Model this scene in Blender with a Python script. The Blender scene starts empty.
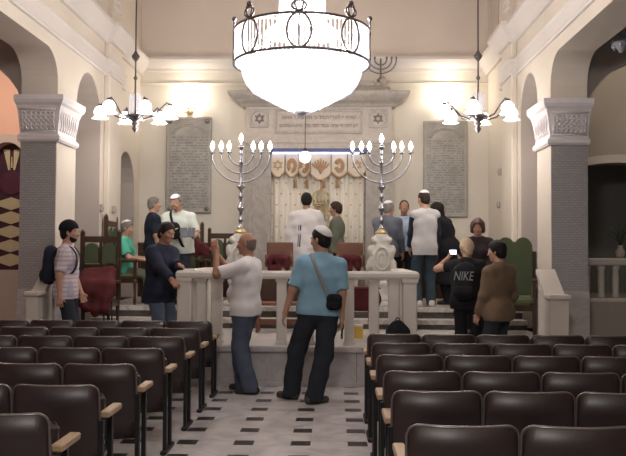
import bpy, math, random
import numpy as np
from mathutils import Vector, Matrix
from mathutils.geometry import tessellate_polygon
random.seed(7)
PI = math.pi
SC = bpy.context.scene
COL = SC.collection

# ------------------------------------------------------------------ helpers
def link(o, parent=None):
    COL.objects.link(o)
    if parent is not None: o.parent = parent
    return o

def tag(o, label=None, cat=None, group=None, kind=None):
    if label: o['label'] = label
    if cat: o['category'] = cat
    if group: o['group'] = group
    if kind: o['kind'] = kind
    return o

def thing(name, label, cat, loc=(0, 0, 0), rz=0.0, group=None):
    o = bpy.data.objects.new(name, None)
    o.empty_display_size = .1
    link(o); o.location = loc; o.rotation_euler = (0, 0, rz)
    return tag(o, label, cat, group)

def dup(root, loc=None, rz=None, label=None, group=None):
    r = root.copy(); COL.objects.link(r)
    if loc is not None: r.location = loc
    if rz is not None: r.rotation_euler = (0, 0, rz)
    if label: r['label'] = label
    if group: r['group'] = group
    for ch in list(root.children):
        c = ch.copy(); COL.objects.link(c); c.parent = r
        for g in list(ch.children):
            d = g.copy(); COL.objects.link(d); d.parent = c
    return r

class MB:
    """collects shapes for one mesh"""
    def __init__(s): s.v = []; s.f = []; s.m = []; s.sm = []
    def add(s, vs, fs, mi=0, smooth=False, M=None):
        o = len(s.v)
        for p in vs:
            p = Vector(p)
            s.v.append(tuple(M @ p if M is not None else p))
        for f in fs:
            s.f.append([i + o for i in f]); s.m.append(mi); s.sm.append(smooth)
        return s
    def box(s, x0, x1, y0, y1, z0, z1, mi=0, M=None, bev=0.0):
        if bev <= 0:
            vs = [(x, y, z) for z in (z0, z1) for y in (y0, y1) for x in (x0, x1)]
            fs = [(0, 2, 3, 1), (4, 5, 7, 6), (0, 1, 5, 4), (2, 6, 7, 3), (0, 4, 6, 2), (1, 3, 7, 5)]
            return s.add(vs, fs, mi, False, M)
        # chamfered box: prism of an octagon-cornered outline with inset caps
        b = min(bev, (x1-x0)*.45, (y1-y0)*.45, (z1-z0)*.45)
        def ring(i, z):
            return [(x0+b+i, y0+i, z), (x1-b-i, y0+i, z), (x1-i, y0+b+i, z), (x1-i, y1-b-i, z), (x1-b-i, y1-i, z), (x0+b+i, y1-i, z), (x0+i, y1-b-i, z), (x0+i, y0+b+i, z)]
        rs = [ring(b*.7, z0), ring(0, z0+b), ring(0, z1-b), ring(b*.7, z1)]
        vs = [p for r in rs for p in r]; fs = [tuple(range(7, -1, -1)), tuple(range(24, 32))]
        for k in range(3):
            for i in range(8):
                j = (i+1) % 8; fs.append((k*8+i, k*8+j, k*8+8+j, k*8+8+i))
        return s.add(vs, fs, mi, False, M)
    def lathe(s, prof, c=(0, 0, 0), n=20, mi=0, M=None, sx=1, sy=1, smooth=True, a0=0.0):
        vs = []; fs = []
        for r, z in prof:
            for i in range(n):
                a = a0 + 2*PI*i/n
                vs.append((c[0]+r*sx*math.cos(a), c[1]+r*sy*math.sin(a), c[2]+z))
        for k in range(len(prof)-1):
            for i in range(n):
                j = (i+1) % n; fs.append((k*n+i, k*n+j, k*n+n+j, k*n+n+i))
        if prof[0][0] > 1e-5: fs.append(tuple(range(n-1, -1, -1)))
        if prof[-1][0] > 1e-5: fs.append(tuple(range((len(prof)-1)*n, len(prof)*n)))
        return s.add(vs, fs, mi, smooth, M)
    def tube(s, pts, r, n=8, mi=0, closed=False, M=None, flat=1.0, up=None):
        pts = [Vector(p) for p in pts]; N = len(pts)
        rs = r if isinstance(r, (list, tuple)) else [r]*N
        vs = []; fs = []; prev = None
        for i, p in enumerate(pts):
            if closed: t = pts[(i+1) % N]-pts[i-1]
            else: t = pts[min(i+1, N-1)]-pts[max(i-1, 0)]
            if t.length < 1e-9: t = Vector((0, 0, 1))
            t.normalize()
            if up is not None:
                w = up[i] if isinstance(up, list) else Vector(up)
                a = t.cross(w)
                if a.length < 1e-6: a = t.orthogonal()
            elif prev is None: a = t.orthogonal()
            else:
                a = prev - t*prev.dot(t)
                if a.length < 1e-6: a = t.orthogonal()
            a.normalize(); prev = a; b = t.cross(a)
            for k in range(n):
                q = 2*PI*k/n
                vs.append(p + a*math.cos(q)*rs[i] + b*math.sin(q)*rs[i]*flat)
        for i in range(N if closed else N-1):
            i2 = (i+1) % N
            for k in range(n):
                k2 = (k+1) % n; fs.append((i*n+k, i*n+k2, i2*n+k2, i2*n+k))
        if not closed: fs += [tuple(range(n-1, -1, -1)), tuple(range((N-1)*n, N*n))]
        return s.add(vs, fs, mi, True, M)
    def sphere(s, c, r, n=12, mi=0, M=None, sx=1, sy=1, sz=1):
        m = max(4, n//2)
        prof = [(r*math.sin(PI*i/m), -r*sz*math.cos(PI*i/m)) for i in range(m+1)]
        prof[0] = (0.0001*r, prof[0][1]); prof[-1] = (0.0001*r, prof[-1][1])
        return s.lathe(prof, c, n, mi, M, sx, sy)
    def prism(s, outer, d0, d1, plane='XZ', holes=(), mi=0, M=None, smooth=False):
        """polygon (with holes) extruded; plane XZ: (x,z) extruded in y; YZ: extruded in x; XY: in z"""
        def P(u, v, d):
            return {'XZ': (u, d, v), 'YZ': (d, u, v), 'XY': (u, v, d)}[plane]
        loops = [list(outer)] + [list(h) for h in holes]
        tri = tessellate_polygon([[Vector((u, v, 0)) for u, v in L] for L in loops])
        flat = [p for L in loops for p in L]; n = len(flat)
        vs = [P(u, v, d0) for u, v in flat] + [P(u, v, d1) for u, v in flat]
        fs = [tuple(t) for t in tri] + [tuple(i+n for i in reversed(t)) for t in tri]
        s.add(vs, fs, mi, False, M)
        o = 0; vs2 = []; fs2 = []
        for L in loops:
            m = len(L); b = len(vs2)
            vs2 += [P(u, v, d0) for u, v in L] + [P(u, v, d1) for u, v in L]
            for i in range(m):
                j = (i+1) % m; fs2.append((b+i, b+j, b+m+j, b+m+i))
        return s.add(vs2, fs2, mi, smooth, M)
    def sweep(s, prof, path, mi=0, M=None, closed=False):
        """profile [(out,z)] swept along XY path [(x,y)], offset to the path's left side"""
        N = len(path); P = [Vector((x, y)) for x, y in path]; m = len(prof); vs = []; fs = []
        for i in range(N):
            d0 = (P[i]-P[i-1]) if (i > 0 or closed) else (P[1]-P[0])
            d1 = (P[(i+1) % N]-P[i]) if (i < N-1 or closed) else (P[i]-P[i-1])
            d0.normalize(); d1.normalize()
            n0 = Vector((-d0.y, d0.x)); n1 = Vector((-d1.y, d1.x)); nn = n0+n1
            nn = nn / max(.2, (1+n0.dot(n1)))
            for o, z in prof: vs.append((P[i].x+nn.x*o, P[i].y+nn.y*o, z))
        for i in range(N if closed else N-1):
            i2 = (i+1) % N
            for k in range(m):
                k2 = (k+1) % m; fs.append((i*m+k, i*m+k2, i2*m+k2, i2*m+k))
        if not closed: fs += [tuple(range(m-1, -1, -1)), tuple(range((N-1)*m, N*m))]
        return s.add(vs, fs, mi, False, M)
    def build(s, name, mats, parent=None, fix=True):
        me = bpy.data.meshes.new(name)
        me.from_pydata(s.v, [], s.f)
        for m in (mats if isinstance(mats, (list, tuple)) else [mats]): me.materials.append(m)
        me.polygons.foreach_set('material_index', s.m)
        me.polygons.foreach_set('use_smooth', s.sm)
        if fix:
            import bmesh
            bm = bmesh.new(); bm.from_mesh(me)
            bmesh.ops.recalc_face_normals(bm, faces=bm.faces); bm.to_mesh(me); bm.free()
        me.update()
        return link(bpy.data.objects.new(name, me), parent)

def struct(o): o['kind'] = 'structure'; return o
def Rz(a): return Matrix.Rotation(a, 4, 'Z')
def T(x, y, z): return Matrix.Translation((x, y, z))
def arc(cx, cy, r, a0, a1, n, ry=None):
    ry = r if ry is None else ry
    return [(cx+r*math.cos(a0+(a1-a0)*i/n), cy+ry*math.sin(a0+(a1-a0)*i/n)) for i in range(n+1)]

# ------------------------------------------------------------------ materials
class NT:
    def __init__(s, name):
        s.m = bpy.data.materials.new(name); s.m.use_nodes = True
        s.t = s.m.node_tree; s.b = s.t.nodes['Principled BSDF']
        s.out = [n for n in s.t.nodes if n.type == 'OUTPUT_MATERIAL'][0]
    def n(s, ty, **kw):
        nd = s.t.nodes.new(ty)
        for k, v in kw.items(): setattr(nd, k, v)
        return nd
    def l(s, a, b): s.t.links.new(a, b)
    def math(s, op, a, b=None, c=None):
        nd = s.n('ShaderNodeMath', operation=op)
        for i, x in enumerate((a, b, c)):
            if x is None: continue
            if isinstance(x, (int, float)): nd.inputs[i].default_value = x
            else: s.l(x, nd.inputs[i])
        return nd.outputs[0]
    def mix(s, f, a, b):
        nd = s.n('ShaderNodeMix', data_type='RGBA')
        for i, x in ((0, f), (6, a), (7, b)):
            if isinstance(x, (int, float)): nd.inputs[i].default_value = x
            elif isinstance(x, tuple): nd.inputs[i].default_value = (*x, 1) if len(x) == 3 else x
            else: s.l(x, nd.inputs[i])
        return nd.outputs[2]
    def coord(s, kind='Object'):
        return s.n('ShaderNodeTexCoord').outputs[kind]
    def noise(s, scale, detail=3, vec=None, rough=.5):
        nd = s.n('ShaderNodeTexNoise'); nd.inputs['Scale'].default_value = scale
        nd.inputs['Detail'].default_value = detail; nd.inputs['Roughness'].default_value = rough
        if vec is not None: s.l(vec, nd.inputs['Vector'])
        return nd.outputs['Fac']
    def bump(s, h, st=.3, d=.01):
        b = s.n('ShaderNodeBump'); b.inputs['Strength'].default_value = st; b.inputs['Distance'].default_value = d
        s.l(h, b.inputs['Height']); s.l(b.outputs[0], s.b.inputs['Normal'])
    def ramp(s, f, a, b):
        nd = s.n('ShaderNodeMapRange'); nd.inputs[1].default_value = a; nd.inputs[2].default_value = b
        s.l(f, nd.inputs[0]); return nd.outputs[0]

def mat(name, col, rough=.6, metal=0.0, var=.12, scale=8, bump=0.0, bscale=60, spec=.5, emit=0, ecol=None):
    t = NT(name); c = t.coord()
    n = t.noise(scale, 3, c)
    dark = tuple(x*(1-var) for x in col); lite = tuple(min(1, x*(1+var)) for x in col)
    t.l(t.mix(n, dark, lite), t.b.inputs['Base Color'])
    t.b.inputs['Roughness'].default_value = rough; t.b.inputs['Metallic'].default_value = metal
    t.b.inputs['Specular IOR Level'].default_value = spec
    if bump: t.bump(t.noise(bscale, 3, c), bump)
    if emit:
        t.b.inputs['Emission Color'].default_value = (*(ecol or col), 1); t.b.inputs['Emission Strength'].default_value = emit
    return t.m

def marble(name, base, vein, scale=2.0, rough=.35):
    t = NT(name); c = t.coord()
    w = t.n('ShaderNodeTexNoise'); w.inputs['Scale'].default_value = scale; w.inputs['Detail'].default_value = 7; w.inputs['Distortion'].default_value = 1.6
    t.l(c, w.inputs['Vector'])
    v = t.math('ABSOLUTE', t.math('SUBTRACT', w.outputs['Fac'], .5))
    f = t.ramp(v, .0, .07)
    big = t.noise(scale*1.7, 4, c)
    b2 = t.mix(big, tuple(x*.86 for x in base), tuple(min(1, x*1.1) for x in base))
    t.l(t.mix(f, vein, b2), t.b.inputs['Base Color'])
    t.b.inputs['Roughness'].default_value = rough
    return t.m

def floor_mat():
    t = NT('marble_floor_with_dark_insets'); c = t.coord()
    sp = t.n('ShaderNodeSeparateXYZ'); t.l(c, sp.inputs[0])
    def cell(o, p, off):
        q = t.math('DIVIDE', t.math('SUBTRACT', o, off), p)
        fr = t.math('FRACT', t.math('ADD', q, 40.5))
        return t.math('MULTIPLY', t.math('ABSOLUTE', t.math('SUBTRACT', fr, .5)), p)
    dx = cell(sp.outputs[0], .478, -.742); dy = cell(sp.outputs[1], .47, 6.61)
    m = t.math('MULTIPLY', t.math('LESS_THAN', dx, .083), t.math('LESS_THAN', dy, .08))
    # joints of the pale slabs run out from the insets' edges
    j1 = t.math('LESS_THAN', t.math('ABSOLUTE', t.math('SUBTRACT', dx, .083)), .0022)
    j2 = t.math('LESS_THAN', t.math('ABSOLUTE', t.math('SUBTRACT', dy, .08)), .0022)
    j = t.math('MAXIMUM', j1, j2)
    w = t.n('ShaderNodeTexNoise'); w.inputs['Scale'].default_value = 3.2; w.inputs['Detail'].default_value = 6; w.inputs['Distortion'].default_value = 1.2
    t.l(c, w.inputs['Vector'])
    base = t.mix(t.ramp(w.outputs['Fac'], .3, .7), (.40, .37, .38), (.66, .62, .61))
    base = t.mix(t.math('MULTIPLY', j, .15), base, (.25, .22, .22))
    dk = t.mix(t.noise(14, 3, c), (.022, .018, .02), (.05, .04, .04))
    t.l(t.mix(m, base, dk), t.b.inputs['Base Color'])
    t.b.inputs['Roughness'].default_value = .28
    return t.m

def wall_mat(name, col, bump=.08):
    t = NT(name); c = t.coord()
    n = t.noise(1.3, 5, c); n2 = t.noise(22, 4, c)
    a = t.mix(n, tuple(x*.9 for x in col), tuple(min(1, x*1.06) for x in col))
    t.l(t.mix(t.math('MULTIPLY', n2, .15), a, tuple(x*.75 for x in col)), t.b.inputs['Base Color'])
    t.b.inputs['Roughness'].default_value = .75; t.bump(n2, bump)
    return t.m

def mosaic_mat():
    t = NT('grey_mosaic_tiles'); c = t.coord()
    sp = t.n('ShaderNodeSeparateXYZ'); t.l(c, sp.inputs[0])
    cb = t.n('ShaderNodeCombineXYZ'); t.l(sp.outputs[0], cb.inputs[0]); t.l(sp.outputs[2], cb.inputs[1])
    b = t.n('ShaderNodeTexBrick'); t.l(cb.outputs[0], b.inputs['Vector'])
    b.inputs['Scale'].default_value = 1; b.inputs['Brick Width'].default_value = .075; b.inputs['Row Height'].default_value = .032
    b.inputs['Mortar Size'].default_value = .005
    b.inputs['Color1'].default_value = (.42, .40, .385, 1); b.inputs['Color2'].default_value = (.35, .335, .325, 1); b.inputs['Mortar'].default_value = (.27, .26, .25, 1)
    n = t.noise(9, 5, c)
    t.l(t.mix(t.math('MULTIPLY', n, .5), b.outputs['Color'], (.35, .345, .335)), t.b.inputs['Base Color'])
    t.b.inputs['Roughness'].default_value = .35
    return t.m

def engraved_mat(name, stone, ink, rows, x0, x1, z0, z1):
    """rows of small engraved letter marks on a stone slab (object coordinates)"""
    t = NT(name); c = t.coord()
    sp = t.n('ShaderNodeSeparateXYZ'); t.l(c, sp.inputs[0]); X, Z = sp.outputs[0], sp.outputs[2]
    q = t.math('MULTIPLY', t.math('SUBTRACT', Z, z0), rows/(z1-z0))
    row = t.math('FLOOR', q); fr = t.math('FRACT', q)
    band = t.math('MULTIPLY', t.math('GREATER_THAN', fr, .25), t.math('LESS_THAN', fr, .8))
    cb = t.n('ShaderNodeCombineXYZ'); t.l(t.math('MULTIPLY', X, 70), cb.inputs[0]); t.l(t.math('MULTIPLY', fr, 2.2), cb.inputs[1]); t.l(t.math('MULTIPLY', row, 7.31), cb.inputs[2])
    a = t.math('GREATER_THAN', t.noise(1.0, 1, cb.outputs[0]), .47)
    cw = t.n('ShaderNodeCombineXYZ'); t.l(t.math('MULTIPLY', X, 14), cw.inputs[0]); t.l(t.math('MULTIPLY', row, 3.7), cw.inputs[2])
    wd = t.math('GREATER_THAN', t.noise(1.0, 0, cw.outputs[0]), .42)
    ins = t.math('MULTIPLY', t.math('MULTIPLY', t.math('GREATER_THAN', X, x0), t.math('LESS_THAN', X, x1)), t.math('MULTIPLY', t.math('GREATER_THAN', Z, z0), t.math('LESS_THAN', Z, z1)))
    m = t.math('MULTIPLY', t.math('MULTIPLY', a, wd), t.math('MULTIPLY', band, ins))
    n = t.noise(5, 6, c, .65)
    base = t.mix(t.ramp(n, .3, .7), tuple(x*.7 for x in stone), tuple(x*1.15 for x in stone))
    t.l(t.mix(t.math('MULTIPLY', m, .6), base, ink), t.b.inputs['Base Color'])
    t.b.inputs['Roughness'].default_value = .45
    return t.m

def wood_mat(name, a, b, rough=.4, sx=1, sy=8, sz=1):
    t = NT(name); c = t.coord()
    mp = t.n('ShaderNodeMapping'); mp.inputs['Scale'].default_value = (sx, sy, sz); t.l(c, mp.inputs[0])
    n = t.noise(6, 5, mp.outputs[0])
    t.l(t.mix(n, a, b), t.b.inputs['Base Color']); t.b.inputs['Roughness'].default_value = rough
    return t.m

def plaid_mat(name, base, c1, c2, p=.055):
    t = NT(name); c = t.coord()
    sp = t.n('ShaderNodeSeparateXYZ'); t.l(c, sp.inputs[0])
    col = base
    for o, cc in ((sp.outputs[2], c1), (t.math('ADD', sp.outputs[0], sp.outputs[1]), c2)):
        fr = t.math('FRACT', t.math('DIVIDE', o, p)); m = t.math('MULTIPLY', t.math('LESS_THAN', fr, .3), .65)
        col = t.mix(m, col, cc)
    t.l(col, t.b.inputs['Base Color']); t.b.inputs['Roughness'].default_value = .85
    return t.m

def cloth(name, col, var=.18): return mat(name, col, .88, var=var, scale=7, bump=.15, bscale=25, spec=.2)

def curtain_mat():
    t = NT('white_brocade_curtain'); c = t.coord()
    sp = t.n('ShaderNodeSeparateXYZ'); t.l(c, sp.inputs[0])
    # small gold motifs in staggered rows
    px, pz = .17, .2
    qz = t.math('DIVIDE', sp.outputs[2], pz); row = t.math('FLOOR', qz)
    qx = t.math('ADD', t.math('DIVIDE', sp.outputs[0], px), t.math('MULTIPLY', t.math('MODULO', row, 2), .5))
    ux = t.math('MULTIPLY', t.math('SUBTRACT', t.math('FRACT', qx), .5), px); uz = t.math('MULTIPLY', t.math('SUBTRACT', t.math('FRACT', qz), .5), pz)
    d = t.math('SQRT', t.math('ADD', t.math('MULTIPLY', ux, ux), t.math('MULTIPLY', uz, uz)))
    m = t.math('LESS_THAN', d, .019)
    n = t.noise(3, 3, c)
    t.l(t.mix(m, t.mix(n, (.66, .60, .50), (.78, .73, .65)), (.50, .40, .27)), t.b.inputs['Base Color'])
    t.b.inputs['Roughness'].default_value = .6
    return t.m

def crystal_mat():
    t = NT('cut_crystal'); t.t.nodes.remove(t.b)
    a = t.n('ShaderNodeBsdfTranslucent'); a.inputs[0].default_value = (.95, .95, 1, 1)
    g = t.n('ShaderNodeBsdfGlossy'); g.inputs['Roughness'].default_value = .08; g.inputs[0].default_value = (1, 1, 1, 1)
    d = t.n('ShaderNodeBsdfDiffuse'); d.inputs[0].default_value = (.9, .9, .95, 1)
    tr = t.n('ShaderNodeBsdfTransparent')
    m1 = t.n('ShaderNodeMixShader'); m1.inputs[0].default_value = .35; t.l(a.outputs[0], m1.inputs[1]); t.l(d.outputs[0], m1.inputs[2])
    fr = t.noise(30, 1, t.coord())
    m2 = t.n('ShaderNodeMixShader'); t.l(t.math('MULTIPLY', fr, .25), m2.inputs[0]); t.l(m1.outputs[0], m2.inputs[1]); t.l(g.outputs[0], m2.inputs[2])
    m3 = t.n('ShaderNodeMixShader'); m3.inputs[0].default_value = .35; t.l(m2.outputs[0], m3.inputs[1]); t.l(tr.outputs[0], m3.inputs[2])
    t.l(m3.outputs[0], t.out.inputs[0])
    return t.m

def glow_mat(name, col, st):
    t = NT(name); t.b.inputs['Base Color'].default_value = (*col, 1)
    n = t.noise(12, 1, t.coord())
    t.b.inputs['Emission Color'].default_value = (*col, 1)
    t.l(t.math('MULTIPLY', t.math('ADD', n, .6), st), t.b.inputs['Emission Strength'])
    return t.m

M = {}
M['cream'] = wall_mat('cream_wall_paint', (.66, .585, .50))
M['cream_hi'] = wall_mat('pale_cream_paint', (.70, .645, .56))
M['tan'] = wall_mat('tan_wall_paint', (.68, .585, .51))
M['lilac'] = wall_mat('pale_plaster_moulding', (.64, .585, .55))
M['soffit'] = wall_mat('grey_beige_and_shaded_plaster', (.46, .40, .36))  # greyer plaster; its darkness also stands for shade in arches and wall openings
M['pink'] = wall_mat('pink_plaster', (.66, .42, .33))
M['dim'] = wall_mat('dimmed_aisle_plaster', (.38, .335, .295))  # cream wall colour with the dimness of the unlit aisle worked into it
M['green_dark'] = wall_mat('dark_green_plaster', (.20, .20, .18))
M['floor'] = floor_mat()
M['marble'] = marble('grey_white_marble', (.50, .465, .45), (.42, .39, .38), 2.2)
M['marble_step'] = marble('white_marble_steps', (.60, .56, .52), (.40, .37, .35), 3.0)
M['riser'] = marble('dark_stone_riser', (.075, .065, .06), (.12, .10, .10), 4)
M['mosaic'] = mosaic_mat()
M['carved'] = mat('carved_plaster', (.74, .69, .69), .6, var=.1, bump=.2)
M['ark'] = marble('grey_ark_marble', (.42, .375, .335), (.34, .305, .275), 3.5, .5)
M['ark2'] = marble('pale_ark_marble', (.52, .455, .40), (.45, .395, .345), 3.0, .5)
M['ark_dk'] = mat('engraved_shadow_stone', (.20, .175, .16), .7)
M['rail'] = mat('cream_stone', (.60, .55, .49), .5, var=.1, scale=3)
M['pedestal'] = mat('carved_white_stone', (.56, .53, .48), .6, bump=.3, bscale=18)
M['silver'] = mat('polished_silver', (.36, .36, .39), .26, 1.0, var=.1)
M['bronze'] = mat('dark_metal', (.12, .105, .11), .4, .8)
M['gold'] = mat('gold_metal', (.62, .48, .24), .35, .8, var=.2)
M['goldcloth'] = mat('gold_embroidery', (.46, .28, .15), .6, var=.2)
M['black'] = mat('black_metal', (.014, .014, .016), .45, .2)
M['seatback'] = mat('brown_vinyl', (.030, .018, .018), .42, var=.2, scale=4, bump=.05, bscale=90)
M['trim'] = mat('glossy_edge_beading', (.16, .135, .13), .22, .35)
M['armwood'] = wood_mat('pale_varnished_wood', (.36, .23, .13), (.52, .36, .22), .35, 8, 1, 8)
M['darkwood'] = wood_mat('dark_brown_wood', (.035, .017, .011), (.075, .036, .022), .35, 6, 6, 1)
M['redwood'] = wood_mat('red_brown_wood', (.13, .05, .03), (.22, .09, .055), .4)
M['greenvelvet'] = cloth('green_velvet', (.085, .105, .058))
M['greenlite'] = cloth('pale_green_velvet', (.13, .15, .08))
M['redcloth'] = cloth('red_cloth', (.080, .015, .018), .35)
M['crystal'] = crystal_mat()
M['bulb'] = glow_mat('lit_bulb', (1.0, .95, .86), 14)
M['globe'] = glow_mat('lit_glass_shade', (1.0, .96, .92), 4.5)
M['led'] = glow_mat('blue_white_strip_light', (.62, .68, 1.0), 1.6)
M['bluesteel'] = mat('blue_painted_rail', (.10, .12, .26), .5)
M['screen'] = glow_mat('lit_camera_screen', (.65, .75, 1.0), 2.2)
M['curtain'] = curtain_mat()
M['valance'] = cloth('cream_satin', (.66, .58, .48), .1)
M['white'] = cloth('white_cotton', (.72, .69, .69), .08)
M['skin'] = mat('skin', (.46, .26, .18), .55, var=.1, spec=.35)
M['skin_dk'] = mat('tanned_skin', (.34, .175, .115), .55, var=.1, spec=.35)
M['lip'] = mat('lips', (.36, .13, .11), .5)
M['eye'] = mat('eye_white', (.5, .47, .44), .45)
M['iris'] = mat('eye_iris', (.03, .02, .015), .35)
M['hair_blk'] = mat('black_hair', (.012, .010, .010), .5, var=.4, scale=60, bump=.6, bscale=120, spec=.2)
M['hair_brn'] = mat('dark_brown_hair', (.035, .02, .014), .5, var=.4, scale=60, bump=.6, bscale=120, spec=.2)
M['hair_gry'] = mat('grey_hair', (.20, .18, .17), .6, var=.3, scale=60, bump=.6, bscale=120, spec=.2)
M['stubble'] = mat('shaved_grey_hair', (.13, .095, .08), .6)
M['hair_bld'] = mat('blonde_hair', (.50, .37, .24), .5, var=.25, scale=50, bump=.6, bscale=120)
M['hair_red'] = mat('dark_red_hair', (.075, .022, .022), .45, var=.35, scale=50, bump=.6, bscale=120)
M['jeans'] = cloth('blue_denim', (.078, .096, .14), .3)
M['jeans_lt'] = cloth('faded_blue_denim', (.10, .13, .18), .35)
M['jeans_dk'] = cloth('dark_denim', (.028, .033, .044), .3)
M['jeans_teal'] = cloth('worn_blue_denim', (.035, .058, .075), .3)
M['blk_cloth'] = cloth('black_cloth', (.014, .014, .017), .3)
M['navy'] = cloth('navy_cloth', (.022, .026, .045), .3)
M['bluetee'] = cloth('light_blue_cotton', (.235, .41, .54))
M['greentee'] = cloth('mint_green_cotton', (.10, .46, .33))
M['greyjk'] = cloth('slate_grey_cloth', (.13, .14, .17))
M['bluestripe'] = plaid_mat('blue_striped_shirt', (.36, .43, .52), (.22, .28, .38), (.30, .36, .46), .04)
M['vest'] = cloth('light_grey_knit', (.50, .48, .48), .08)
M['brownjk'] = cloth('brown_suede', (.17, .115, .075), .2)
M['greensweater'] = cloth('grey_green_cloth', (.15, .16, .12))
M['plumjk'] = cloth('dark_plum_cloth', (.035, .025, .03))
M['palegreen'] = cloth('pale_green_white_cotton', (.62, .66, .60), .08)
M['plaid'] = plaid_mat('pink_white_check', (.66, .58, .60), (.40, .26, .34), (.38, .36, .50))
M['shoe'] = mat('dark_shoe_leather', (.025, .02, .018), .5)
M['shoe_gr'] = mat('olive_shoe_leather', (.06, .055, .04), .6)
M['tallitstripe'] = cloth('charcoal_stripe', (.05, .055, .08))
M['grey_cloth'] = cloth('grey_nylon', (.26, .27, .28))
M['paper'] = mat('white_paper', (.80, .78, .74), .7, var=.04)
M['yellow'] = mat('yellow_carton', (.55, .36, .06), .7)
M['glass'] = mat('smoky_lamp_glass', (.35, .36, .40), .1, var=.2)
M['leaf'] = mat('dark_green_leaf', (.035, .06, .025), .5)
M['purple'] = mat('purple_painted_glass', (.045, .018, .035), .35)
M['panecream'] = mat('cream_painted_glass', (.50, .45, .30), .35, var=.15)

# ------------------------------------------------------------------ figures: distance fields meshed into one skin
def unit(v):
    v = np.asarray(v, float); return v/max(1e-9, np.linalg.norm(v))
def rotx(a): c, s = math.cos(a), math.sin(a); return np.array([[1, 0, 0], [0, c, -s], [0, s, c]])
def rotz(a): c, s = math.cos(a), math.sin(a); return np.array([[c, -s, 0], [s, c, 0], [0, 0, 1]])
def roty(a): c, s = math.cos(a), math.sin(a); return np.array([[c, 0, s], [0, 1, 0], [-s, 0, c]])

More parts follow.
